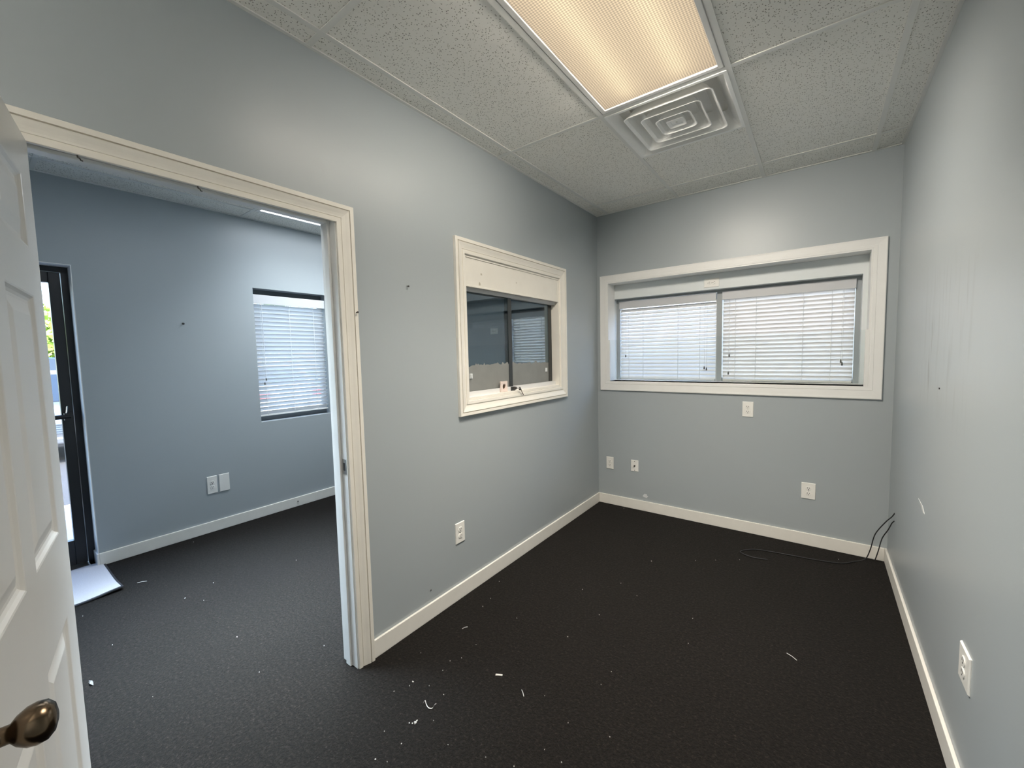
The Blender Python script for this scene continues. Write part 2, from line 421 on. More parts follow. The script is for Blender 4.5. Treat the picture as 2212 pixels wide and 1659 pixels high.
# ceiling with tees and tiles
ceil = struct('ceiling', box(XF - .15, W + .12, YR - .1, D + .35, H + .19, H + .25), 'grid_white', 'suspended ceiling of speckled lay-in tiles in white tees', 'ceiling')
GXL = [0.0, .115, .733, 1.351, 1.968, W]
GYL = [YN, -1.612, -.377, .859, 2.094, 3.330, D]
TW = .012
VENT = (.741, 1.343, 2.104, 2.712)
def tile(x0, x1, y0, y1):
    box(x0, x1, y0, y1, H + .004, H + .018).build('ceiling_tile', 'ceiling_tile', ceil)
for i in range(len(GXL) - 1):
    for j in range(len(GYL) - 1):
        if (i, j) == (2, 3): continue                       # the light
        x0, x1, y0, y1 = GXL[i], GXL[i + 1], GYL[j], GYL[j + 1]
        if (i, j) == (2, 4): y0 = VENT[3] + .006            # tile beyond the diffuser
        tile(x0 + .002, x1 - .002, y0 + .002, y1 - .002)
for x in GXL[1:-1]: box(x - TW, x + TW, YN, D, H - .0015, H + .003).build('main_tee', 'grid_white', ceil)
for y in GYL[1:-1]:
    for i in range(len(GXL) - 1):
        a = GXL[i] + (TW if i else 0); b = GXL[i + 1] - (TW if i < 4 else 0)
        box(a, b, y - TW, y + TW, H - .001, H + .003).build('cross_tee', 'grid_white', ceil)
ba, bb = GXL[2] + TW, GXL[3] - TW
# wall angles
for a in ((0, .016, YN, D), (W - .016, W, YN, D), (.016, W - .016, D - .016, D), (.016, W - .016, YN, YN + .016)):
    box(*a, H - .002, H + .003).build('wall_angle', 'grid_white', ceil)
# adjoining room
RXL = [XF, -2.187, -1.577, -.967, -.357, -WT]
RYL = [YR, -2.16, -.940, .280, 1.500, 2.720, D]
for i in range(5):
    for j in range(6):
        if (i, j) in ((1, 4), (3, 3)): continue
        tile(RXL[i] + .002, RXL[i + 1] - .002, RYL[j] + .002, RYL[j + 1] - .002)
for x in RXL[1:-1]: box(x - TW, x + TW, YR, D, H - .0015, H + .003).build('main_tee', 'grid_white', ceil)
for y in RYL[1:-1]:
    for i in range(5):
        box(RXL[i] + (TW if i else 0), RXL[i + 1] - (TW if i < 4 else 0), y - TW, y + TW, H - .001, H + .003).build('cross_tee', 'grid_white', ceil)
box(XF, XF + .016, YR, D, H - .002, H + .003).build('wall_angle', 'grid_white', ceil)
box(-WT - .016, -WT, YR, D, H - .002, H + .003).build('wall_angle', 'grid_white', ceil)

# baseboards
BBH, BBT = .092, .013
struct('baseboard_left', box(0, BBT, DY1 + .083, D, 0, BBH), 'baseboard_paint', 'white baseboard along the partition wall', 'baseboard', .003)
struct('baseboard_back', box(BBT, W - BBT, D - BBT, D, 0, BBH), 'baseboard_paint', 'white baseboard under the wide cased window', 'baseboard', .003)
struct('baseboard_right', box(W - BBT, W, YN, D, 0, BBH), 'baseboard_paint', 'white baseboard along the right wall', 'baseboard', .003)
struct('baseboard_near', box(BBT, W - BBT, YN, YN + BBT, 0, BBH), 'baseboard_paint', 'white baseboard behind the viewer', 'baseboard', .003)
mb = box(XF, XF + BBT, FD1 + .0, D, 0, BBH); mb.box(XF - .118, XF + BBT, FD1 - BBT, FD1, 0, BBH)
struct('baseboard_front', mb, 'baseboard_paint', 'white baseboard of the adjoining room turning into the entry door reveal', 'baseboard', .003)
struct('baseboard_reception_back', box(XF + BBT, -WT, D - BBT, D, 0, BBH), 'baseboard_paint', 'white baseboard at the end of the adjoining room', 'baseboard', .003)

# ------------------------------------------------------------------ casings with mitred profile
PROFILE = [(0, 0), (0, .008), (.002, .0105), (.018, .0115), (.0192, .0065), (.0232, .0065), (.0240, .0095), (.030, .0105), (.040, .0135), (.050, .0175), (.0575, .020), (.0580, .0105), (.0620, .0105), (.0625, .020), (.078, .021), (.080, .019), (.080, 0)]
def scaled(prof, wd): return [(o * wd / .080, h) for o, h in prof]
def mitred(parent, name, m, pts, prof, P):
    """pts: list of (corner function of offset) pairs; P maps (u, v, h) to world"""
    for (f0, f1) in pts:
        l0 = [P(*f0(o), h) for o, h in prof]; l1 = [P(*f1(o), h) for o, h in prof]
        MB().loops([l0, l1], True, True, True).build(name, m, parent)
PX = lambda u, v, h: (h, u, v)              # on the left partition, facing +x
trim1 = thing('trim_1', 'cream white moulded doorway trim in the left partition', 'door frame', (0, (DY0 + DY1) / 2, 0), kind='structure')
y0, y1, z1 = DY0 - .004, DY1 + .004, 2.061
wd = .079
mitred(trim1, 'casing', 'cream_trim', [
    (lambda o: (y1 + o, 0.0), lambda o: (y1 + o, z1 + o)),
    (lambda o: (y0 - o, z1 + o), lambda o: (y1 + o, z1 + o)),
    (lambda o: (y0 - o, 0.0), lambda o: (y0 - o, z1 + o))], scaled(PROFILE, wd), PX)
PXr = lambda u, v, h: (-WT - h, u, v)
z1 = DZ + .006
mitred(trim1, 'casing', 'white_trim', [
    (lambda o: (y1 + o, 0.0), lambda o: (y1 + o, z1 + o)),
    (lambda o: (y0 - o, z1 + o), lambda o: (y1 + o, z1 + o)),
    (lambda o: (y0 - o, 0.0), lambda o: (y0 - o, z1 + o))], scaled(PROFILE, wd), PXr)
box(-WT, 0, DY1, DY1 + .02, 0, DZ + .02).build('jamb', 'white_trim', trim1)
box(-WT, 0, DY0 - .02, DY0, 0, DZ + .02).build('jamb', 'white_trim', trim1)
box(-WT, 0, DY0, DY1, DZ, DZ + .02).build('head_jamb', 'white_trim', trim1)
box(-.078, -.040, DY1 - .012, DY1, 0, DZ).build('door_stop', 'white_trim', trim1, bevel=.003)
box(-.078, -.040, DY0, DY0 + .012, 0, DZ).build('door_stop', 'white_trim', trim1, bevel=.003)
box(-.078, -.040, DY0 + .012, DY1 - .012, DZ - .012, DZ).build('door_stop', 'white_trim', trim1, bevel=.003)
sp_ = box(-.036, -.006, DY1 - .0015, DY1, .935, 1.005)
sp_ = sp_.build('strike_plate', 'screw_metal', trim1, bevel=.004)
box(-.030, -.014, DY1 - .0022, DY1 - .0014, .952, .988).build('latch_hole', 'slot_dark', sp_, local=False).location = (0, 0, 0)
sp_.children[0].data.transform(Matrix.Translation(-trim1.location))

# ------------------------------------------------------------------ panelled interior door, swung open against the left edge
LW, LH, LT = .855, 2.030, .035
door1 = thing('door_1', 'off-white six-panel door swung open at the left edge', 'door', (.030, .065, .022), R(-12), kind='structure')
xb = [0, .112, .385, .475, .748, LW]
zb = [0, .225, .785, 1.008, 1.618, 1.735, 1.915, LH]
cols = (1, 3); rows = (1, 3, 5)
leaf = MB()
def quad(mbx, p): b = len(mbx.v); mbx.v += p; mbx.f.append(tuple(range(b, b + len(p))))
for side, yy in ((0, 0.0), (1, -LT)):
    for i in range(5):
        for j in range(7):
            if i in cols and j in rows: continue
            quad(leaf, [(xb[i], yy, zb[j]), (xb[i + 1], yy, zb[j]), (xb[i + 1], yy, zb[j + 1]), (xb[i], yy, zb[j + 1])])
for (xa, za, xc, zc) in ((0, 0, LW, 0), (LW, 0, LW, LH), (LW, LH, 0, LH), (0, LH, 0, 0)):
    quad(leaf, [(xa, 0, za), (xc, 0, zc), (xc, -LT, zc), (xa, -LT, za)])
leaf.build('leaf', 'door_paint', door1, local=True)
for i in cols:
    for j in rows:
        a, b, c_, d_ = xb[i], xb[i + 1], zb[j], zb[j + 1]
        def ring(ins, yy): return [(a + ins, yy, c_ + ins), (b - ins, yy, c_ + ins), (b - ins, yy, d_ - ins), (a + ins, yy, d_ - ins)]
        pm = MB().loops([ring(0, 0), ring(.004, -.001), ring(.010, -.006), ring(.016, -.009), ring(.024, -.009), ring(.052, -.002), ring(.055, -.0015)], True, False, True)
        pm.loops([ring(0, -LT), ring(.016, -LT + .009), ring(.024, -LT + .009), ring(.052, -LT + .002)], True, False, True)
        pm.build('door_panel', 'door_paint', door1, local=True)
knob = MB().lathe([(.033, 0), (.033, .004), (.030, .008), (.014, .011), (.0125, .016), (.0125, .026), (.020, .032), (.0265, .042), (.0285, .052), (.0265, .062), (.019, .069), (.008, .072), (0, .0725)], (.790, 0, .925), (0, 1, 0), 44)
kn = knob.build('door_knob', 'bronze', door1, smooth=True, local=True); tag(kn, 'dark bronze round door knob')
MB().lathe([(.033, 0), (.033, .004), (.030, .008), (.014, .011), (.0125, .026), (.020, .032), (.0285, .052), (.019, .069), (0, .0725)], (.790, -LT, .925), (0, -1, 0), 24).build('door_knob', 'bronze', door1, smooth=True, local=True)
for z in (.22, 1.02, 1.82):
    hm = MB().tube([(-.006, -LT - .005, z - .045), (-.006, -LT - .005, z + .045)], .006, 10); hm.box(-.002, 0.0, -LT - .003, -.004, z - .045, z + .045)
    hm.build('hinge', 'screw_metal', door1, local=True)

# ------------------------------------------------------------------ sliding pass-through window
win2 = thing('window_2', 'small white-framed sliding glass window with dark tint and peeling film', 'window', (0, (PY0 + PY1) / 2, PZ0), kind='structure')
y0, y1, z0, z1 = PY0 + .004, PY1 - .004, PZ0 + .004, PZ1 - .004
def rect_pts(u0, u1, v0, v1):
    return [(lambda o: (u0 - o, v0 - o), lambda o: (u0 - o, v1 + o)), (lambda o: (u0 - o, v1 + o), lambda o: (u1 + o, v1 + o)),
            (lambda o: (u1 + o, v1 + o), lambda o: (u1 + o, v0 - o)), (lambda o: (u1 + o, v0 - o), lambda o: (u0 - o, v0 - o))]
mitred(win2, 'casing', 'cream_trim', rect_pts(PY0, PY1, PZ0, PZ1), scaled(PROFILE, .087), PX)
LB = .014
box(-WT - .02, 0, PY0, PY0 + LB, PZ0, PZ1).build('jamb', 'cream_trim', win2)
box(-WT - .02, 0, PY1 - LB, PY1, PZ0, PZ1).build('jamb', 'cream_trim', win2)
box(-WT - .02, 0, PY0 + LB, PY1 - LB, PZ1 - LB, PZ1).build('head_jamb', 'cream_trim', win2)
box(-WT - .02, 0, PY0 + LB, PY1 - LB, PZ0, PZ0 + .020).build('sill', 'cream_trim', win2, bevel=.003)
box(-.020, -.004, PY0 + LB, PY1 - LB, 1.888, PZ1 - LB).build('header_board', 'cream_trim', win2, bevel=.002)
box(-.024, -.002, PY0 + LB, PY1 - LB, 1.884, 1.896).build('header_lip', 'cream_trim', win2, bevel=.002)
box(-WT, -.022, PY0 + LB, PY1 - LB, 1.900, 1.914).build('header_soffit', 'cream_trim', win2)
tk = MB().box(-.092, -.036, PY0 + LB, PY1 - LB, PZ0 + .020, PZ0 + .026)
for x in (-.092, -.0655, -.039): tk.box(x, x + .003, PY0 + LB, PY1 - LB, PZ0 + .026, PZ0 + .050)
tk.build('bottom_track', 'track_white', win2)
tk = MB().box(-.092, -.036, PY0 + LB, PY1 - LB, 1.894, 1.900)
for x in (-.092, -.0655, -.039): tk.box(x, x + .003, PY0 + LB, PY1 - LB, 1.862, 1.894)
tk.build('top_track', 'track_white', win2)
GB, GT = PZ0 + .030, 1.888
def film(y0, y1, x, seed, z=1.40):
    rnd = random.Random(seed); n = 46; top = []
    h = z
    for i in range(n + 1):
        h += rnd.uniform(-.006, .006); h += (z - h) * .25
        top.append((y0 + (y1 - y0) * i / n, h + (.012 if rnd.random() < .12 else 0)))
    m = MB(); t = .0006
    f = [(x, y, GB + .02) for y, _ in top]; g = [(x, y, zz) for y, zz in top]
    f2 = [(x + t, y, GB + .02) for y, _ in top]; g2 = [(x + t, y, zz) for y, zz in top]
    m.loops([f, g, g2, f2], False)
    return m
def pane(y0, y1, x, seed, hy):
    p = box(x - .003, x + .003, y0, y1, GB, GT).build('glass_pane', 'tinted_glass', win2); tag(p, 'dark tinted sliding glass pane')
    q = film(y0 + .02, y1 - .02, x + .0034, seed).build('peeled_film', 'peeled_film', p); tag(q, 'grey peeling film with ragged upper edge')
    h = MB().box(x + .0036, x + .010, hy - .012, hy + .012, 1.320, 1.352); h.box(x + .010, x + .020, hy - .010, hy - .004, 1.323, 1.349)
    tag(h.build('finger_pull', 'headlight', p, bevel=.0015), 'clear plastic finger pull')
    return p
def fix(p, off):          # children of a part: keep their world position
    for ch in p.children:
        ch.data.transform(Matrix.Translation(Vector(off)))
p1 = pane(PY0 + LB, 2.275, -.0512, 3, 1.838); p2 = pane(2.245, PY1 - LB, -.0777, 5, 2.775)
for p in (p1, p2):
    fix(p, tuple(-v for v in win2.location))
box(-.0475, -.0435, 2.238, 2.278, GB, GT).build('stile', 'stile_dark', win2)
box(-.0740, -.0700, PY1 - LB - .050, PY1 - LB, GB, GT).build('stile', 'stile_dark', win2)
for (yy, zz, ry, rz_, sd) in ((1.917, 1.962, .012, .009, 4), (1.899, 1.900, .010, .014, 6), (2.292, 1.956, .008, .006, 8)):
    rn = random.Random(sd); pts = [(yy + ry * (.5 + .5 * rn.random()) * math.cos(6.283 * k / 12), zz + .012 + rz_ * (.5 + .5 * rn.random()) * math.sin(6.283 * k / 12)) for k in range(12)]
    MB().loops([[(-.0045, u, v) for u, v in pts], [(-.0037, u, v) for u, v in pts]], True, True, True).build('scuff_mark', 'scuff_tan', win2)
lk = thing('finger_cup', 'small cream square plate with round cup standing in the sliding window track', 'latch', (-.028, 2.150, PZ0 + .0205))
m = MB()
sq = [(-.036, 0), (.036, 0), (.036, .070), (-.036, .070)]
seg = 24
def cup_ring(r, x): return [(x, r * math.cos(2 * math.pi * k / seg), .037 + r * math.sin(2 * math.pi * k / seg)) for k in range(seg)]
def sq_ring(x):
    out = []
    for k in range(seg):
        c_, s_ = math.cos(2 * math.pi * k / seg), math.sin(2 * math.pi * k / seg); q = .036 / max(abs(c_), abs(s_))
        out.append((x, c_ * q, .037 + s_ * q))
    return out
m.loops([sq_ring(-.006), sq_ring(.006), cup_ring(.019, .006), cup_ring(.017, -.003)], True, True, True)
m.build('plate', 'pad_cream', lk, local=True, bevel=.0008)
m = MB().loops([cup_ring(.0168, -.0028), cup_ring(.0168, -.0024)], True, True, True); m.build('cup_bottom', 'bronze', lk, local=True)
lk = thing('showcase_lock', 'small dark plunger lock with key in the sliding window track', 'lock', (-.030, 2.262, PZ0 + .020))
m = MB().lathe([(.011, 0), (.011, .024), (.009, .026), (0, .026)], (0, 0, .018), (1, 0, 0), 16); m.build('barrel', 'nail_steel', lk, local=True, smooth=False)
box(-.010, .004, -.022, .022, .0, .028).build('body', 'stile_dark', lk, local=True, bevel=.002)
m = MB().lathe([(.012, 0), (.012, .003), (0, .003)], (.048, .012, .014), (.3, 1, 0), 14); m.box(.026, .050, .008, .012, .016, .020)
tag(m.build('key', 'chrome', lk, local=True), 'metal key')
m = MB().lathe([(.011, 0), (.011, .0025), (0, .0025)], (.050, .028, -.004), (.5, .6, .3), 14); m.tube([(.049, .016, .014), (.050, .026, .008), (.050, .036, -.012), (.052, .052, -.034)], .0026, 6)
tag(m.build('spare_key', 'bronze', lk, local=True), 'hanging brass key')

# ------------------------------------------------------------------ blinds
def blind(name, label, width, z_top, z_rail, z_bot, n, slat_w, tilt, ladders, origin, axis='x', group=None, cords=(), slat='blind_slat'):
    """origin: world point at the blind's left/top reference (u=0, depth=0, z=0). axis x: runs along +x facing -y; axis y: runs along +y facing +x"""
    rz = 0 if axis == 'x' else R(90)
    t = thing(name, label, 'blind', origin, rz, group)
    # local frame: x along the blind, -y towards the room, z up.
    MB().box(0, width, -.028, .022, z_rail, z_top).build('head_rail', 'blind_rail', t, local=True, bevel=.003)
    box(-.004, width + .004, -.040, -.032, z_rail - .006, z_top - .002).build('valance', 'blind_rail', t, local=True, bevel=.003)
    pitch = (z_rail - z_bot - .018) / n
    prof = []
    for k in range(7):
        s = (k / 6 - .5); prof.append((s * slat_w, .055 * slat_w * (1 - 4 * s * s)))
    ct, st = math.cos(tilt), math.sin(tilt)
    def sl(x, dz):
        return [(x, a * ct - (b + dz) * st, a * st + (b + dz) * ct) for a, b in prof]
    m = MB()
    l0 = sl(.001, 0) + list(reversed(sl(.001, -.0024))); l1 = sl(width - .001, 0) + list(reversed(sl(width - .001, -.0024)))
    m.loops([l0, l1], True, True, True)
    first = None
    for k in range(n):
        z = z_rail - pitch * (k + .62)
        if first is None:
            first = m.build('slat', slat, t, local=True); first.location = (0, 0, z)
        else: inst(first, 'slat', t, (0, 0, z))
    for u in ladders:
        hw = slat_w * .5 * abs(ct) + .004
        lm = MB()
        for yy in (-hw, hw): lm.box(u - .0016, u + .0016, yy - .0008, yy + .0008, z_bot + .01, z_rail)
        lm.build('ladder_cord', 'cord_white', t, local=True)
    box(.004, width - .004, -.020, .020, z_bot, z_bot + .014).build('bottom_rail', 'blind_slat', t, local=True, bevel=.003)
    for (u, zl) in cords:
        c_ = MB().tube([(u, -.034, z_rail), (u + .001, -.036, (zl + z_rail) / 2), (u, -.036, zl)], .0011, 5); cc = c_.build('pull_cord', 'cord_white', t, local=True)
        ts = MB().lathe([(.0018, 0), (.0045, -.006), (.0062, -.022), (.005, -.026), (0, -.026)], (u, -.036, zl), (0, 0, 1), 10); ts.build('tassel', 'tassel_dark', cc, local=True)
    return t
BYB = YE + .108       # plane of the back blinds
tL, tR = R(45), R(-62)
blind('window_blind', 'left white slat blind in the wide back window, open gaps between slats', .858, 1.955, 1.890, BZ0 + .004, 20, .044, tL, (.085, .225, .545, .73), (.134, BYB, 0), 'x', 'blinds in the wide back window', ((.06, 1.44), (.772, 1.325), (.790, 1.315)), 'blind_slat_grey')
blind('window_blind', 'right white slat blind in the wide back window, slats shut', .866, 1.960, 1.893, BZ0 + .004, 21, .050, tR, (.095, .245, .56, .735), (1.046, BYB, 0), 'x', 'blinds in the wide back window', ((.055, 1.43), (.050, 1.28), (.795, 1.375), (.803, 1.355)))
blind('window_blind', 'white slat blind glimpsed through the tinted sliding window', .82, 1.945, 1.882, BZ0 + .004, 21, .050, tR, (.10, .40, .70), (-1.190, BYB, 0), 'x')
# local frame of the rotated blind: +x -> world +y, -y -> world +x
blind('window_blind', 'white slat blind in the adjoining room seen through the doorway', FW1 - FW0 - .012, 2.078, 1.998, .935, 27, .050, R(-46), (.08, .33, .57), (XF - .070, FW0 + .006, 0), 'y', None, ((.06, 1.26), (.075, 1.30)), 'blind_slat_grey')

# ------------------------------------------------------------------ wide back window
win1 = thing('window_1', 'dark aluminium two-light window behind blinds in the back wall', 'window', (1.02, YE + .12, BZ0), kind='structure')
FY0, FY1 = YE + .088, YE + .165
box(GX0, GX0 + .030, FY0, FY1, BZ0, GZ1).build('frame', 'grey_aluminium', win1)
box(GX1 - .032, GX1, FY0, FY1, BZ0, GZ1).build('frame', 'grey_aluminium', win1)
box(GX0 + .030, GX1 - .032, FY0, FY1, GZ1 - .016, GZ1).build('frame', 'grey_aluminium', win1)
box(GX0 + .030, GX1 - .032, YE + .13, FY1, BZ0, BZ0 + .030).build('frame', 'grey_aluminium', win1)
box(.999, 1.040, FY0, FY1, BZ0 + .001, GZ1 - .016).build('mullion', 'grey_aluminium', win1)
box(.994, .999, FY0 - .004, FY0 + .04, BZ0 + .001, GZ1 - .075).build('blind_guide', 'blind_slat', win1)
box(GX0 + .030, .999, YE + .148, YE + .154, BZ0 + .030, GZ1 - .016).build('pane', 'clear_glass', win1)
box(1.040, GX1 - .032, YE + .148, YE + .154, BZ0 + .030, GZ1 - .016).build('pane', 'clear_glass', win1)
# casing, liner boards, lower stops and acrylic sheet
trim2 = thing('trim_2', 'wide white flat casing around the back window recess', 'window frame', (1.04, D, BZ0), kind='structure')
PYB = lambda u, v, h: (u, D - h, v)
flat = [(0, 0), (0, .012), (.003, .014), (.020, .015), (.022, .0135), (.055, .0155), (.066, .017), (.070, .015), (.070, 0)]
mitred(trim2, 'casing', 'white_trim', [
    (lambda o: (BX0 - o, BZ0 - o * 1.24), lambda o: (BX0 - o, BZ1 + o * .94)),
    (lambda o: (BX0 - o, BZ1 + o * .94), lambda o: (BX1 + o, BZ1 + o * .94)),
    (lambda o: (BX1 + o, BZ1 + o * .94), lambda o: (BX1 + o, BZ0 - o * 1.24)),
    (lambda o: (BX1 + o, BZ0 - o * 1.24), lambda o: (BX0 - o, BZ0 - o * 1.24))], flat, PYB)
LI = .010
box(BX0, BX0 + LI, D - .012, YE - .001, BZ0, BZ1).build('liner', 'white_trim', trim2)
box(BX1 - LI, BX1, D - .012, YE - .001, BZ0, BZ1).build('liner', 'white_trim', trim2)
box(BX0 + LI, BX1 - LI, D - .012, YE - .001, BZ1 - .008, BZ1).build('liner', 'white_trim', trim2)
box(BX0 + LI, BX1 - LI, D - .012, YE - .001, BZ0 - .012, BZ0).build('sill', 'white_trim', trim2)
box(GX0, GX1, YE - .001, FY0, BZ0 - .003, BZ0 + .001).build('sill', 'white_trim', trim2)
for xa, xc in ((BX0 + .002, BX0 + .026), (BX1 - .026, BX1 - .002)):
    box(xa, xc, D - .013, D + .008, BZ0, 1.580).build('stop', 'white_trim', trim2, bevel=.0015)
acr = box(BX0 + .012, BX1 - .012, D + .010, D + .016, BZ0 + .0005, 1.580).build('acrylic_sheet', 'acrylic', loc=(1.04, D + .013, BZ0))
tag(acr, 'clear acrylic sheet covering the lower half of the back window opening', 'acrylic sheet')

# reception back window
win4 = thing('window_4', 'dark aluminium window of the adjoining room behind tinted glass', 'window', (-.78, YE + .12, BZ0), kind='structure')
box(RX0, RX0 + .045, FY0, FY1, BZ0, GZ1).build('frame', 'dark_aluminium', win4)
box(RX1 - .045, RX1, FY0, FY1, BZ0, GZ1).build('frame', 'dark_aluminium', win4)
box(RX0 + .045, RX1 - .045, FY0, FY1, GZ1 - .03, GZ1).build('frame', 'dark_aluminium', win4)
box(RX0 + .045, RX1 - .045, YE + .13, FY1, BZ0, BZ0 + .03).build('frame', 'dark_aluminium', win4)
box(RX0 + .045, RX1 - .045, YE + .148, YE + .154, BZ0 + .03, GZ1 - .03).build('pane', 'clear_glass', win4)

# front window
win3 = thing('window_3', 'aluminium street window of the adjoining room behind a blind', 'window', (XF - .12, (FW0 + FW1) / 2, FWZ0), kind='structure')
xa, xc = XF - .145, XF - .104
box(xa, xc, FW0, FW0 + .03, FWZ0, FWZ1).build('frame', 'dark_aluminium', win3)
box(xa, xc, FW1 - .03, FW1, FWZ0, FWZ1).build('frame', 'dark_aluminium', win3)
box(xa, xc, FW0 + .03, FW1 - .03, FWZ1 - .05, FWZ1).build('frame', 'dark_aluminium', win3)
box(xa, xc, FW0 + .03, FW1 - .03, FWZ0, FWZ0 + .05).build('frame', 'dark_aluminium', win3)
box(XF - .127, XF - .121, FW0 + .03, FW1 - .03, FWZ0 + .05, FWZ1 - .05).build('pane', 'clear_glass', win3)

# ------------------------------------------------------------------ glass entry door of the adjoining room
door2 = thing('door_2', 'black aluminium glass entry door of the adjoining room', 'door', (XF - .12, -.09, 0), kind='structure')
xa, xc = XF - .186, XF - .120
box(xa, xc, FD1 - .040, FD1 - .001, 0, FDZ).build('frame', 'black_aluminium', door2)
box(xa, xc, FD0 + .001, FD0 + .040, 0, FDZ).build('frame', 'black_aluminium', door2)
box(xa, xc, FD0 + .04, FD1 - .04, FDZ - .040, FDZ).build('frame', 'black_aluminium', door2)
xa, xc = XF - .178, XF - .130
da, db = FD0 + .043, FD1 - .043
box(xa, xc, db - .058, db, .012, FDZ - .043).build('stile', 'black_aluminium', door2, bevel=.003)
box(xa, xc, da, da + .058, .012, FDZ - .043).build('stile', 'black_aluminium', door2, bevel=.003)
box(xa, xc, da + .058, db - .058, .012, .195).build('bottom_rail', 'black_aluminium', door2, bevel=.003)
box(xa, xc, da + .058, db - .058, FDZ - .115, FDZ - .043).build('top_rail', 'black_aluminium', door2, bevel=.003)
box(XF - .157, XF - .151, da + .058, db - .058, .195, FDZ - .115).build('pane', 'clear_glass', door2)
box(XF - .120, XF + .001, FD1 - .004, FD1 + .0005, BBH, FDZ).build('reveal', 'white_trim', door2)
box(XF - .120, XF + .001, FD0, FD1 - .004, FDZ - .004, FDZ + .0005).build('reveal', 'white_trim', door2)
pb = MB().tube([(XF - .085, da + .02, 1.10), (XF - .085, db - .02, 1.10)], .016, 12)
for y in (da + .03, db - .03): pb.box(XF - .132, XF - .075, y - .02, y + .02, 1.075, 1.125)
pb.build('push_bar', 'black_aluminium', door2)
tl = MB().tube([(XF - .130, db - .03, 1.17), (XF - .108, db - .03, 1.17), (XF - .105, db - .032, 1.15), (XF - .105, db - .036, 1.12)], .004, 8)
tl.build('thumb_turn', 'chrome', door2)
struct('trim_3', box(XF - .186, XF - .02, FD0 + .04, FD1 - .04, 0, .010), 'screw_metal', 'metal threshold under the glass entry door', 'threshold')

# ------------------------------------------------------------------ switch and outlet plates
def plate(name, label, cat, loc, rz, pw=.072, ph=.116, kind='duplex', group=None, roll=0):
    """local: x across, z up, facing -y"""
    t = thing(name, label, cat, loc, rz, group)
    if roll: t.rotation_euler = (0, roll, rz)
    m = MB(); r1 = .004
    def rr(wd, ht, y): return [(-wd / 2, y, -ht / 2), (wd / 2, y, -ht / 2), (wd / 2, y, ht / 2), (-wd / 2, y, ht / 2)]
    m.loops([rr(pw, ph, 0), rr(pw, ph, -.0025), rr(pw - .005, ph - .005, -.006)], True, True, True)
    m.build('plate', 'plate_plastic', t, local=True)
    if kind == 'duplex':
        for s in (-1, 1):
            zc = s * .0195
            pts = [(.0172 * math.cos(a), .0172 * math.sin(a)) for a in (2 * math.pi * k / 20 for k in range(20))]
            pts = [(x, max(-.0142, min(.0142, z))) for x, z in pts]
            rc = MB().loops([[(x, -.006, zc + z) for x, z in pts], [(x, -.0078, zc + z) for x, z in pts], [(x * .94, -.0086, zc + z * .94) for x, z in pts]], True, True, True).build('receptacle', 'plate_plastic', t, local=True)
            box(-.0075, -.0048, -.0092, -.0084, zc - .001, zc + .0085).build('slot', 'slot_dark', rc, local=True)
            box(.0050, .0072, -.0092, -.0084, zc - .001, zc + .0075).build('slot', 'slot_dark', rc, local=True)
            MB().lathe([(.0028, 0), (.0028, .0008), (0, .0008)], (0, -.0084, zc - .0075), (0, -1, 0), 10).build('ground_hole', 'slot_dark', rc, local=True)
        MB().lathe([(.0032, 0), (.0025, .0012), (0, .0013)], (0, -.006, 0), (0, -1, 0), 10).build('screw', 'screw_metal', t, local=True)
    elif kind == 'coax':
        MB().lathe([(.0075, 0), (.0075, .003), (.0048, .003), (.0048, .010), (.002, .010), (0, .010)], (0, -.006, 0), (0, -1, 0), 12).build('coax_jack', 'nail_steel', t, local=True)
        for s in (-1, 1): MB().lathe([(.0036, 0), (.003, .0012), (0, .0013)], (0, -.006, s * .042), (0, -1, 0), 10).build('screw', 'nail_steel', t, local=True)
    else:
        for s in (-1, 1): MB().lathe([(.003, 0), (.0025, .001), (0, .0011)], (0, -.006, s * .042), (0, -1, 0), 10).build('screw', 'plate_plastic', t, local=True)
    return t
plate('outlet_plate', 'white duplex outlet at the far left of the back wall', 'outlet', (.120, D, .403), 0)
plate('coax_plate', 'white wall plate with single coax jack beside the corner outlet', 'wall plate', (.363, D, .409), 0, .070, .106, 'coax')
plate('outlet_plate', 'larger white duplex outlet low on the right of the back wall', 'outlet', (1.673, D, .411), 0, .086, .120)
plate('outlet_plate', 'white duplex outlet just below the wide back window', 'outlet', (1.273, D, .994), 0, .076, .120)
plate('outlet_plate', 'sideways white duplex outlet in the recess above the back window blinds', 'outlet', (.972, YE, 2.030), 0, .072, .116, 'duplex', None, R(90))
plate('outlet_plate', 'white duplex outlet low on the partition wall under the sliding window', 'outlet', (0, 1.648, .404), R(90), .078, .124)
plate('outlet_plate', 'white duplex outlet low on the right wall near the viewer', 'outlet', (W, 1.778, .432), R(-90), .110, .118)
plate('outlet_plate', 'white duplex outlet on the adjoining room wall beside a blank plate', 'outlet', (XF, 1.137, .407), R(90), .074, .148)
plate('blank_plate', 'blank white wall plate next to the adjoining room outlet', 'wall plate', (XF, 1.228, .407), R(90), .078, .150, 'blank')
plate('outlet_plate', 'sideways white plate on the recess wall behind the tinted glass', 'outlet', (-1.396, YE, 1.749), 0, .072, .116, 'duplex', None, R(90))

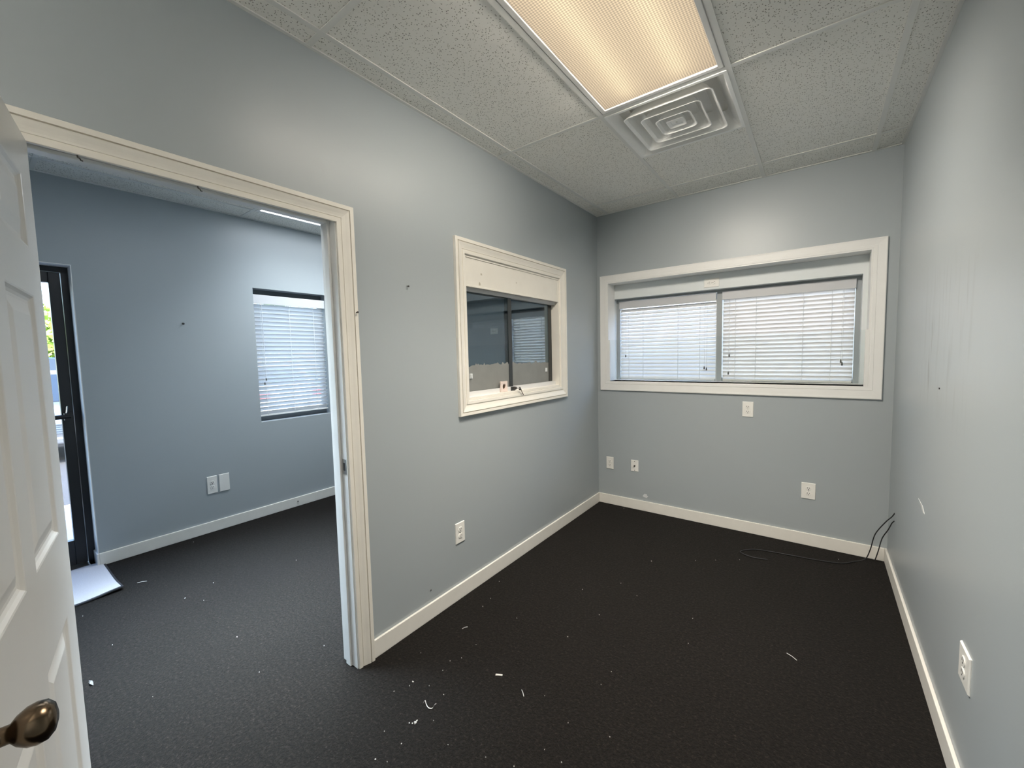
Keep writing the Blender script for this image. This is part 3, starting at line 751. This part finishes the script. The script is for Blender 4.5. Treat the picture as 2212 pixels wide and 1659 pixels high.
# ------------------------------------------------------------------ ceiling lights and air diffuser
def troffer(label, x0, x1, y0, y1, lens, tube, tubes, group, watts, col, spread, wash=0):
    t = thing('ceiling_light', label, 'ceiling light', ((x0 + x1) / 2, (y0 + y1) / 2, H), 0, 0)
    if group: t['group'] = group
    h = MB(); th = .004; top = H + .11
    h.box(x0, x1, y0, y1, top, top + th)
    h.box(x0, x0 + th, y0, y1, H + .004, top); h.box(x1 - th, x1, y0, y1, H + .004, top)
    h.box(x0 + th, x1 - th, y0, y0 + th, H + .004, top); h.box(x0 + th, x1 - th, y1 - th, y1, H + .004, top)
    h.build('housing', 'fixture_white', t)
    fw = .022
    for a in ((x0 + th, x0 + th + fw, y0 + th, y1 - th), (x1 - th - fw, x1 - th, y0 + th, y1 - th), (x0 + th + fw, x1 - th - fw, y0 + th, y0 + th + fw), (x0 + th + fw, x1 - th - fw, y1 - th - fw, y1 - th)):
        box(*a, H - .003, H + .010).build('lens_frame', 'fixture_white', t, bevel=.002)
    fw += th
    box(x0 + fw - .002, x1 - fw + .002, y0 + fw - .002, y1 - fw + .002, H + .006, H + .0085).build('lens', lens, t)
    for x in tubes:
        MB().tube([(x, y0 + .06, H + .060), (x, y1 - .06, H + .060)], .016, 12).build('lamp_tube', tube, t, smooth=True)
    l = bpy.data.lights.new('ceiling_light_beam', 'AREA'); l.shape = 'RECTANGLE'; l.size = x1 - x0 - 2 * fw; l.size_y = y1 - y0 - 2 * fw
    l.energy = watts; l.color = col; l.spread = R(spread)
    lo = bpy.data.objects.new('ceiling_light_beam', l); COL.objects.link(lo); lo.parent = t; lo.location = (0, 0, .003)
    strips = []                      # added bodiless wash lamps under the lens, brightening the far end and the partition
    for k in range(wash): strips.append(((.20, .56, -.80), WASH_W / wash, 0, (y1 - y0) * (.05 + .36 * k / max(1, wash - 1)), .50))
    for k in range(wash + 1): strips.append(((-.58, .12, -.62), WASH_W * .26 / (wash + 1), -.20, -.42 + .28 * k, .27))
    for (d, wt, px_, py_, ln_) in (strips if wash else []):
        l2 = bpy.data.lights.new('added_wash_light', 'AREA'); l2.shape = 'RECTANGLE'; l2.size = ln_; l2.size_y = .05
        l2.energy = wt; l2.color = col; l2.spread = R(130); l2.specular_factor = .3
        lo2 = bpy.data.objects.new('added_wash_light', l2); COL.objects.link(lo2); lo2.parent = t
        lo2.location = (px_, py_, -.026)
        lo2.rotation_euler = Vector(d).to_track_quat('-Z', 'Y').to_euler()
    return t
troffer('recessed ceiling light with prismatic lens glowing warm over the office', GXL[2] + TW, GXL[3] - TW, GYL[3] + TW, GYL[4] - TW, 'lens_warm', 'tube_warm', (.915, 1.165), None, ROOM_W, (1, .915, .80), 100, 3)
wl = thing('fill_pendant', 'added fill light in the form of a linear pendant behind the viewer', 'ceiling light', (1.042, -1.35, H))  # added lamp, unseen, that lifts the walls and ceiling
wp = [(.105 * math.cos(2 * math.pi * k / 16), -.50 + .05 * math.sin(2 * math.pi * k / 16)) for k in range(16)]
MB().loops([[(x, y_, z) for x, z in wp] for y_ in (-.60, .60)], True, True, True).build('diffuser', 'fill_diffuser', wl, local=True)
for y_ in (-.616, .600): MB().loops([[(x * 1.04, y_, -.50 + (z + .50) * 1.06) for x, z in wp], [(x * 1.04, y_ + .016, -.50 + (z + .50) * 1.06) for x, z in wp]], True, True, True).build('end_cap', 'fixture_white', wl, local=True)
for y_ in (-.40, .40):
    MB().tube([(0, y_, -.452), (0, y_, -.004)], .005, 8).build('rod', 'fixture_white', wl, local=True)
    MB().lathe([(.05, 0), (.05, -.012), (.02, -.02), (0, -.02)], (0, y_, -.002), (0, 0, 1), 16).build('canopy', 'fixture_white', wl, local=True)
troffer('recessed ceiling light of the adjoining room glimpsed under the door head', RXL[1] + TW, RXL[2] - TW, RYL[4] + TW, RYL[5] - TW, 'lens_cool', 'tube_cool', (-2.0, -1.76), None, REC_W, (.88, .95, 1), 110)
troffer('added unseen light over the adjoining room carpet, built as a recessed fixture', RXL[3] + TW, RXL[4] - TW, RYL[3] + TW, RYL[4] - TW, 'lens_cool', 'tube_cool', (-.78, -.54), None, REC_W * 4.4, (.74, .88, 1), 62)  # added lamp, unseen, that brightens the adjoining room floor

vx0, vx1, vy0, vy1 = VENT
vcx, vcy = (vx0 + vx1) / 2, (vy0 + vy1) / 2
vent = thing('air_diffuser', 'white square stepped air diffuser beside the office ceiling light', 'air vent', (vcx, vcy, H))
def rsq(a, z, r, n=6):
    out = []
    for (sx, sy, a0) in ((1, 1, 0), (-1, 1, 90), (-1, -1, 180), (1, -1, 270)):
        for k in range(n + 1):
            t = R(a0 + 90 * k / n); out.append((sx * (a - r) + r * math.cos(t), sy * (a - r) + r * math.sin(t), z))
    return out
a = (vx1 - vx0) / 2 - .001
vent_m = MB().loops([rsq(a, .006, .004), rsq(a, -.004, .004), rsq(a - .016, -.004, .006), rsq(a - .020, .001, .008), rsq(a - .050, .035, .02), rsq(a - .075, .085, .03)], True, False, False)
vent_m.build('outer_frame', 'vent_white', vent, local=True)
for (ao, ai, zt) in ((.222, .165, .072), (.152, .103, .060), (.090, .052, .050)):
    m = MB().loops([rsq(ai, zt, .02), rsq(ai + (ao - ai) * .55, zt * .45, .024), rsq(ao - .012, .000, .026), rsq(ao, -.010, .028), rsq(ao + .004, -.0095, .028), rsq(ao - .008, .002, .026), rsq(ai + (ao - ai) * .55 - .002, zt * .45 + .003, .024), rsq(ai - .002, zt + .002, .02)], True)
    m.build('cone', 'vent_white', vent, local=True)
m = MB().loops([rsq(.030, .040, .010), rsq(.042, .004, .012), rsq(.046, -.006, .012), rsq(.043, -.008, .012), rsq(.028, -.003, .008), rsq(.026, .000, .008)], True, True, True)
m.build('centre_cone', 'vent_white', vent, local=True)
MB().lathe([(.005, 0), (.005, .003), (0, .004)], (0, 0, .000), (0, 0, -1), 10).build('screw', 'screw_metal', vent, local=True)
box(-.24, .24, -.24, .24, .10, .104).build('duct_plate', 'fixture_white', vent, local=True)

# ------------------------------------------------------------------ floor mat at the entry door
m = MB()
mx0, mx1, my0, my1 = XF - .06, -1.862, -.52, .447
NX, NY = 14, 18
def mz(x, y):
    d = math.hypot(x - mx1, y - my1); return .020 * math.exp(-(d / .12) ** 2)
topg = [[(mx0 + (mx1 - mx0) * i / NX, my0 + (my1 - my0) * j / NY) for i in range(NX + 1)] for j in range(NY + 1)]
fm = thing('door_mat', 'pale grey mat with black rubber edge in front of the entry door', 'mat', (-2.17, -.03, 0))
def sheet(ins, zb_, zt_):
    mm = MB(); xs = [mx0 + ins + (mx1 - mx0 - 2 * ins) * i / NX for i in range(NX + 1)]; ys = [my0 + ins + (my1 - my0 - 2 * ins) * j / NY for j in range(NY + 1)]
    n = NX + 1
    for z in (zt_, zb_):
        b = len(mm.v)
        mm.v += [(x, y, z + mz(x, y)) for y in ys for x in xs]
        for j in range(NY):
            for i in range(NX): mm.f.append((b + j * n + i, b + j * n + i + 1, b + (j + 1) * n + i + 1, b + (j + 1) * n + i))
    edge = [j * n for j in range(NY + 1)] + [NY * n + i for i in range(1, n)] + [j * n + NX for j in range(NY - 1, -1, -1)] + [i for i in range(NX - 1, 0, -1)]
    o2 = (NX + 1) * (NY + 1)
    for k in range(len(edge)):
        a_, b_ = edge[k], edge[(k + 1) % len(edge)]; mm.f.append((a_, b_, b_ + o2, a_ + o2))
    return mm
sheet(0, .0005, .008).build('rubber_base', 'black_rubber', fm)
sheet(.012, .0085, .0115).build('carpet_top', 'mat_grey', fm)

# ------------------------------------------------------------------ cables
def smooth_path(P, n=8):
    P = [Vector(p) for p in P]; out = []
    Q = [P[0]] + P + [P[-1]]
    for i in range(1, len(Q) - 2):
        for k in range(n):
            t = k / n; a_, b_, c_, d_ = Q[i - 1], Q[i], Q[i + 1], Q[i + 2]
            out.append(.5 * ((2 * b_) + (-a_ + c_) * t + (2 * a_ - 5 * b_ + 4 * c_ - d_) * t * t + (-a_ + 3 * b_ - 3 * c_ + d_) * t ** 3))
    out.append(P[-1]); return out
c1 = MB().tube(smooth_path([(W, 3.335, .425), (W - .012, 3.345, .395), (W - .035, 3.40, .335), (W - .075, 3.47, .22), (W - .092, 3.52, .09), (W - .115, 3.545, .006), (W - .18, 3.46, .0055), (1.86, 3.385, .0055), (1.72, 3.35, .0055), (1.60, 3.335, .0055), (1.46, 3.315, .0055), (1.36, 3.285, .0055), (1.29, 3.195, .0055), (1.36, 3.155, .0055), (1.46, 3.17, .0055)]), .0032, 8)
tag(c1.build('cable', 'cable_black', loc=(W, 3.335, .42), smooth=True), 'thin black cable from the right wall trailing across the carpet', 'cable')
c2 = MB().tube(smooth_path([(W, 3.333, .375), (W - .010, 3.345, .355), (W - .020, 3.40, .29), (W - .040, 3.47, .20), (W - .050, 3.53, .09), (W - .062, 3.565, .006), (W - .070, 3.572, .0055)]), .0032, 8)
tag(c2.build('cable', 'cable_black', loc=(W, 3.333, .37), smooth=True), 'short black cable hanging into the back right corner', 'cable')

# ------------------------------------------------------------------ nails, hooks, chips on walls
def nail(label, loc, axis, ln=.014, r=.0022, head=.0045, name='nail'):
    m = MB().lathe([(r, -.004), (r, ln), (head, ln), (head, ln + .002), (0, ln + .002)], loc, axis, 10)
    tag(m.build(name, 'nail_steel', loc=loc), label, 'nail')
nail('dark nail in the partition wall between doorway and sliding window', (0, 1.324, 1.831), (1, 0, -.2), .012)
nail('dark nail in the right edge of the doorway trim', (.020, 1.012, 1.673), (1, .1, .1), .010)
nail('dark nail in the adjoining room wall left of its blind', (XF, 1.020, 1.783), (1, 0, -.3), .020, .004, .009)
nail('tiny nail hole plug low on the partition wall', (0, 1.405, .160), (1, 0, 0), .001, .002, .003)
nail('small nail in the adjoining room baseboard', (XF + BBT, 1.837, .051), (1, 0, 0), .004, .003, .006)
for (yy, lb) in ((.161, 'bent hook under the door head near the open door'), (.445, 'bent hook under the middle of the door head')):
    m = MB().tube([(.004, yy, 2.062), (.008, yy, 2.054), (.013, yy + .003, 2.051), (.010, yy + .006, 2.047), (.015, yy + .008, 2.045)], .0020, 6)
    tag(m.build('hook', 'nail_steel', loc=(.006, yy, 2.06)), lb, 'hook')
def ragged(cx, cz, rx, rz, seed, P, name, mt, label, cat, n=14, t=.0012):
    rnd = random.Random(seed)
    pts = [(cx + rx * (.6 + .5 * rnd.random()) * math.cos(2 * math.pi * k / n), cz + rz * (.6 + .5 * rnd.random()) * math.sin(2 * math.pi * k / n)) for k in range(n)]
    m = MB().loops([[P(u, v, -.0003) for u, v in pts], [P(u, v, t) for u, v in pts]], True, True, True)
    tag(m.build(name, mt, loc=P(cx, cz, 0)), label, cat)
ragged(.462, .140, .024, .022, 2, PYB, 'torn_tape', 'patch_white', 'torn white tape patch low on the back wall above the baseboard', 'tape')
PWR = lambda u, v, h: (W - h, u, v)
m = MB(); 
m.loops([[PWR(u, v, 0) for u, v in ((2.640, .728), (2.612, .724), (2.52, .695), (2.49, .700), (2.54, .722))], [PWR(u, v, .0015) for u, v in ((2.640, .728), (2.612, .724), (2.52, .695), (2.49, .700), (2.54, .722))]], True, True, True)
tag(m.build('paint_chip', 'plaster_chip', loc=(W, 2.56, .71)), 'pale gouge in the paint low on the right wall', 'paint chip')
nail('tiny screw in the right wall below the scuff marks', (W, 2.328, 1.286), (-1, 0, 0), .001, .003, .004, 'screw')
for i, (yy, zz) in enumerate(((2.972, 1.235), (2.972, 1.165))):
    m = MB().lathe([(.007, -.004), (.006, .004), (.003, .008), (0, .009)], (.010, yy, zz), (1, .5, 0), 10)
    tag(m.build('cord_clip', 'paper_white', loc=(.01, yy, zz)), ('upper' if i == 0 else 'lower') + ' tiny white clip beside the sliding window casing', 'clip')

# ------------------------------------------------------------------ debris on the carpet
FLECKS = [(0.088, 1.904, 1.3), (0.16, 1.729, 1), (0.174, 1.642, 1.5), (0.571, 2.126, 1.2), (0.739, 2.325, 0.8), (0.762, 1.956, 1), (0.705, 1.698, 1.3), (0.353, 1.382, 0.9), (0.34, 1.164, 0.9), (0.325, 1.226, 0.9), (0.357, 1.272, 0.8), (0.167, 1.181, 0.8), (0.278, 1.039, 2), (0.284, 1.015, 1.2), (0.252, 0.956, 1.3), (0.444, 1.07, 1.2), (0.356, 1.066, 0.7), (0.503, 0.957, 0.9), (0.478, 0.818, 1.1), (0.38, 0.812, 0.9), (0.449, 0.723, 1.3), (0.492, 0.743, 1), (0.625, 0.918, 1), (0.773, 0.964, 0.9), (0.877, 0.997, 1.2), (0.932, 1.113, 0.8), (1.007, 1.108, 1), (1.108, 1.3, 1.3), (0.804, 1.317, 0.8), (0.975, 1.512, 0.9), (0.983, 1.607, 0.8), (0.949, 1.261, 0.7), (0.4, 1.669, 1), (1.193, 2.217, 1.2), (1.222, 2.0, 0.9), (0.806, 2.711, 1), (0.87, 2.251, 0.8), (0.808, 2.711, 1.2), (1.056, 2.889, 1.2), (1.168, 2.973, 1), (1.302, 3.071, 1.3), (1.855, 3.452, 1.3), (0.28, 3.538, 1.2), (-1.469, 0.816, 1.5), (-1.41, 0.649, 1.8), (-1.283, 0.708, 1), (-2.334, 0.947, 1), (-1.207, 0.288, 1.3), (-0.731, 0.694, 1.5), (-0.363, 0.656, 1), (-1.692, 0.239, 1.2), (-0.598, 0.32, 0.8), (-0.281, 0.928, 1), (-1.317, 1.283, 1)]
rnd = random.Random(11)
def fleck_mesh(seed, s):
    r = random.Random(seed); n = 7
    pts = [(s * (.55 + .6 * r.random()) * math.cos(2 * math.pi * k / n), s * .6 * (.55 + .6 * r.random()) * math.sin(2 * math.pi * k / n)) for k in range(n)]
    h = [r.uniform(.0, .0015) for _ in pts]
    return MB().loops([[(x, y, .0005 + q) for (x, y), q in zip(pts, h)], [(x * .9, y * .9, .0025 + q * 2) for (x, y), q in zip(pts, h)]], True, True, True)
fm_ = [fleck_mesh(s, .0022).mesh('paper_fleck', 'paper_white') for s in range(6)]
for i, (x, y, s) in enumerate(FLECKS):
    o = bpy.data.objects.new('paper_fleck', fm_[i % 6]); COL.objects.link(o); o.location = (x, y, 0); o.rotation_euler = (0, 0, rnd.uniform(0, 6.28)); o.scale = (s, s, 1)
    where = ('on the adjoining room carpet' if x < 0 else 'along the back wall of the office' if y > 2.45 else 'on the right half of the office carpet' if x > 1.15 else
             'near the foot of the doorway trim' if x < .62 and y < 1.35 else 'beside the partition baseboard' if x < .62 else 'in the middle of the office carpet')
    size = 'larger' if s >= 1.3 else 'tiny'
    tag(o, '%s white paper fleck %s' % (size, where), 'fleck', '%s paper flecks %s' % (size, where))
m = MB().box(-.016, .016, -.0045, .0045, .001, .004); m.box(-.013, .013, -.003, .003, .004, .0052)
o = m.build('plastic_chip', 'paper_white', local=True, bevel=.0008); o.location = (.572, 1.294, 0); o.rotation_euler = (0, 0, R(30)); tag(o, 'small flat white plastic chip on the carpet mid office', 'debris')
ribbon = smooth_path([(-.030, .004, .004), (-.024, .010, .012), (-.014, .004, .006), (.0, -.004, .005), (.012, -.006, .005), (.022, 0, .005), (.026, .010, .013), (.031, .014, .016)])
m = MB().loops([[(p.x, p.y - .0014, p.z), (p.x, p.y + .0014, p.z + .0006), (p.x, p.y + .0014, p.z + .0014), (p.x, p.y - .0014, p.z + .0008)] for p in ribbon], True, True, True)
o = m.build('paper_curl', 'paper_white'); o.location = (.436, .989, 0); o.rotation_euler = (0, 0, R(10)); tag(o, 'curled torn strip of white paper on the carpet near the viewer', 'paper scrap')
m = MB()
for k in range(7):
    a_ = rnd.uniform(0, 6.28); r_ = rnd.uniform(.004, .02); s_ = rnd.uniform(.002, .004); x_, y_ = r_ * math.cos(a_), r_ * math.sin(a_)
    m.lathe([(0, -s_ * .6), (s_, -s_ * .2), (s_ * .8, s_ * .5), (0, s_ * .8)], (x_, y_, .004), (.2, .1, 1), 6)
o = m.build('plaster_crumbs', 'paper_white'); o.location = (.444, .904, 0); tag(o, 'little cluster of white plaster crumbs beside the paper curl', 'crumbs', kind='stuff')
def stick(label, x, y, ang, ln, mt='plaster_chip', name='wood_splinter'):
    m = MB().tube([(-ln / 2, 0, .004), (0, .001, .006), (ln / 2, 0, .004)], .0014, 6)
    o = m.build(name, mt); o.location = (x, y, 0); o.rotation_euler = (0, 0, ang); tag(o, label, 'debris')
stick('pale thin splinter on the carpet at the right of the office', 1.643, 2.182, R(-35), .05)
stick('pale splinter on the carpet in the middle of the office', 0.720, 1.273, R(-40), .035)
stick('pale splinter on the carpet near the partition baseboard', 0.219, 1.442, R(65), .03)
stick('white thread on the carpet near the door mat', -1.884, 0.540, R(60), .05, 'paper_white', 'thread')
m = MB()
for k in range(4): m.tube(smooth_path([(-.02 + .004 * k, -.006 + k * .004, .003), (-.008, .004 - k * .003, .010 + .002 * k), (.006, .003 * k - .005, .012), (.02 - .003 * k, .004, .003)], 4), .0016, 5)
o = m.build('lint_tuft', 'lint_grey'); o.location = (-.93, .173, 0); tag(o, 'small tuft of pale lint on the carpet beside the open door', 'lint')

# ------------------------------------------------------------------ outside
struct('sidewalk', box(-4.62, XF - .19, -9, 12, -.16, -.012), 'concrete', 'pale concrete walk outside the glass door', 'pavement')
struct('parking_lot', box(-19, -4.62, -14, 16, -.22, -.13), 'asphalt', 'dark asphalt parking lot outside', 'pavement')
struct('ground', box(-60, -19, -40, 60, -.24, -.14), 'grass', 'grass beyond the parking lot', 'ground')
struct('back_yard', box(XF - .15, 12, YE + .20, 30, -.24, -.10), 'asphalt', 'asphalt yard behind the back windows', 'ground')
struct('wall_yard_bounce', box(XF - 6, 14, 8.6, 8.9, -.2, 4.2), 'pale_stucco', 'pale stucco wall added across the yard to bounce warm light into the back windows', 'wall')  # added to reflect warm sunlight onto the back blinds
struct('roof', box(XF - .25, W + 2.2, YR - 1.8, YE + .25, H + .36, H + .50), 'stucco', 'flat roof of the building', 'roof')

def car(label, loc, rz, paint, kind, cat='car'):
    """local: front at +x, z up, base at wheel contact"""
    t = thing('parked_car', label, cat, loc, rz)
    if kind == 'sedan':
        L, hw = 4.5, .88
        st = [(-2.25, .42, .70, .70), (-2.20, .28, .95, .80), (-1.9, .22, 1.02, .86), (-1.2, .20, 1.03, .88), (0, .20, .98, .89), (.9, .20, .95, .88), (1.5, .20, .90, .86), (2.0, .22, .80, .82), (2.20, .28, .70, .74), (2.25, .40, .60, .66)]
        gh = [(-1.85, 1.0, .72), (-1.15, 1.42, .60), (-.4, 1.47, .60), (.25, 1.42, .60), (1.0, .95, .74)]
        wx, wr = (-1.35, 1.35), .32
    else:
        L, hw = 5.0, .96
        st = [(-2.5, .50, 1.05, .86), (-2.44, .40, 1.15, .93), (-1.8, .34, 1.18, .96), (-.5, .34, 1.16, .97), (.8, .34, 1.14, .97), (1.5, .34, 1.12, .96), (2.2, .36, 1.08, .93), (2.42, .42, .98, .88), (2.5, .52, .86, .80)]
        gh = [(-2.42, 1.12, .86), (-2.25, 1.74, .74), (-1.0, 1.80, .75), (.2, 1.76, .74), (1.05, 1.12, .84)]
        wx, wr = (-1.5, 1.55), .38
    loops = []
    for x, zl, zh, h in st:
        l = []
        for k in range(24):
            a_ = 2 * math.pi * k / 24; c_, s_ = math.cos(a_), math.sin(a_)
            e = .38
            l.append((x, h * math.copysign(abs(c_) ** e, c_), (zl + zh) / 2 + (zh - zl) / 2 * math.copysign(abs(s_) ** e, s_)))
        loops.append(l)
    MB().loops(loops, True, True, True).build('body', paint, t, local=True, smooth=True)
    base = [g for g in gh]
    def gl(sc_, inset):
        lps = []
        for x, z, h in gh:
            zb_ = min(st, key=lambda q: abs(q[0] - x))[2] - .06
            hb = h if z < 1.2 and kind != 'sedan' or z < 1.05 else h + .12
            lps.append([(x, -hb * sc_, zb_), (x, -h * sc_, z - inset), (x, h * sc_, z - inset), (x, hb * sc_, zb_)])
        return lps
    MB().loops(gl(1.0, 0), True, True, True).build('window_glass', 'car_glass', t, local=True)
    rf = [[(x, -h, z - .03), (x, -h * .9, z + .02), (x, h * .9, z + .02), (x, h, z - .03)] for x, z, h in gh[1:4]]
    MB().loops(rf, True, True, True).build('roof_panel', paint, t, local=True, smooth=True)
    for s in (-1, 1):
        for (i0, i1) in ((0, 1), (3, 4)):
            x0_, z0_, h0_ = gh[i0]; x1_, z1_, h1_ = gh[i1]
            MB().tube([(x0_, s * h0_, z0_), (x1_, s * h1_, z1_)], .045, 6).build('pillar', paint, t, local=True)
        MB().lathe([(0, -.07), (.05, -.06), (.09, 0), (.08, .05), (0, .06)], (gh[4][0] - .15, s * (hw + .10), gh[4][1] + .08), (1, 0, 0), 10).build('mirror', paint, t, local=True, smooth=True)
        for x in wx:
            tr = MB().lathe([(wr * .6, -.10), (wr * .95, -.10), (wr, -.06), (wr, .06), (wr * .95, .10), (wr * .6, .10)], (x, s * (hw - .06), wr), (0, 1, 0), 22).build('wheel', 'tire', t, local=True)
            MB().lathe([(0, .10), (.06, .115), (.10, .095), (wr * .58, .10), (wr * .62, .085)], (x, s * (hw - .06), wr), (0, s, 0), 16).build('hub_cap', 'hub', tr, local=True)
        fx = L / 2
        zf = st[-2][2]
        MB().loops([[(fx - .10, s * .50, zf - .10), (fx - .22, s * .80, zf - .08), (fx - .25, s * .80, zf + .02), (fx - .14, s * .50, zf - .01)], [(fx + .0, s * .50, zf - .10), (fx - .10, s * .78, zf - .08), (fx - .14, s * .78, zf + .0), (fx - .05, s * .50, zf - .01)]], True, True, True).build('headlight', 'headlight', t, local=True)
        MB().box(-fx - .01, -fx + .12, s * .48, s * .72, zf - .02, zf + .16).build('taillight', 'taillight', t, local=True, bevel=.02)
    g = MB()
    for k in range(5): g.box(fx - .06, fx + .015, -.42, .42, zf - .20 + k * .035, zf - .185 + k * .035)
    g.build('grille', 'chrome', t, local=True)
    MB().box(fx - .08, fx + .03, -.74, .74, st[-2][1] + .04, st[-2][1] + .16).build('bumper', paint, t, local=True, bevel=.03)
    MB().box(fx + .02, fx + .034, -.155, .155, st[-2][1] + .06, st[-2][1] + .15).build('licence_plate', 'paper_white', t, local=True)
    return t
car('silver sedan parked nose-in outside the glass door', (-10.3, .55, -.13), 0, 'car_silver', 'sedan')
car('blue sport utility vehicle parked side-on behind the silver sedan', (-15.2, 1.6, -.13), R(90), 'car_blue', 'suv')
car('white sedan parked tail-in beyond the street window', (-10.6, 4.6, -.13), R(180), 'car_white', 'sedan')
car('dark blue sedan parked beyond the street window blind', (-10.2, 7.6, -.13), R(180), 'car_blue', 'sedan')
def tree(label, loc, h, r, leafm, seed, n=2600, name='leafy_tree'):
    rn = random.Random(seed); t = thing(name, label, 'tree', loc, 0, 'trees beyond the parking lot')
    tk_ = MB().tube([(0, 0, -.1), (.05, 0, h * .3), (-.05, .08, h * .6), (0, .05, h * .85)], .16, 8, [1.2, .9, .6, .3])
    for k in range(6):
        a_ = k * 1.05; tk_.tube([(0, 0, h * .35 + .1 * k), (r * .35 * math.cos(a_), r * .35 * math.sin(a_), h * .5 + .1 * k), (r * .7 * math.cos(a_), r * .7 * math.sin(a_), h * .62 + .12 * k)], .05, 5, [1, .7, .4])
    tk_.build('trunk', 'bark', t, local=True, smooth=True)
    m = MB(); blobs = [(rn.uniform(-.55, .55) * r, rn.uniform(-.55, .55) * r, h * rn.uniform(.35, .88), r * rn.uniform(.35, .6)) for _ in range(16)]
    for k in range(n):
        bx_, by_, bz_, br = blobs[k % 16]
        v = Vector((rn.gauss(0, 1), rn.gauss(0, 1), rn.gauss(0, 1))).normalized() * br * rn.uniform(.6, 1.05)
        c_ = Vector((bx_, by_, bz_)) + v
        u = Vector((rn.gauss(0, 1), rn.gauss(0, 1), rn.gauss(0, 1))).normalized(); q = u.cross(Vector((rn.gauss(0, 1), rn.gauss(0, 1), rn.gauss(0, 1)))).normalized()
        s_ = rn.uniform(.10, .19)
        quad(m, [tuple(c_ - u * s_), tuple(c_ + q * s_ * .5 - u * s_ * .2), tuple(c_ + u * s_), tuple(c_ - q * s_ * .5 - u * s_ * .2)])
    me = bpy.data.meshes.new('foliage'); me.from_pydata(m.v, [], m.f); me.materials.append(MATS[leafm])
    o = bpy.data.objects.new('foliage', me); COL.objects.link(o); o.parent = t
tree('bright green tree directly beyond the glass door', (-23, 2.2, -.14), 3.9, 2.3, 'leaf_green', 1)
tree('dark green tree at the left end of the tree row', (-24, -2.4, -.14), 4.6, 2.4, 'leaf_dark', 2)
tree('bright green tree third in the tree row beyond the lot', (-23.5, 6.7, -.14), 4.2, 2.2, 'leaf_green', 3)
tree('dark green tree fourth in the tree row beyond the lot', (-24.5, 11.6, -.14), 4.8, 2.3, 'leaf_dark', 4)
tree('tall bright green tree at the right end of the tree row', (-25, 17.6, -.14), 5.2, 2.8, 'leaf_green', 5)
# guard rail at the far edge of the lot
gr = thing('guard_rail', 'low white guard rail at the far edge of the parking lot', 'railing', (-19.2, 2, -.14))
for z in (1.30, 1.62): MB().box(-.03, .03, -12, 12, z, z + .10).build('rail', 'paper_white', gr, local=True)
for k in range(9): MB().box(-.05, .05, -12 + 3 * k - .05, -12 + 3 * k + .05, 0, 1.78).build('post', 'paper_white', gr, local=True)
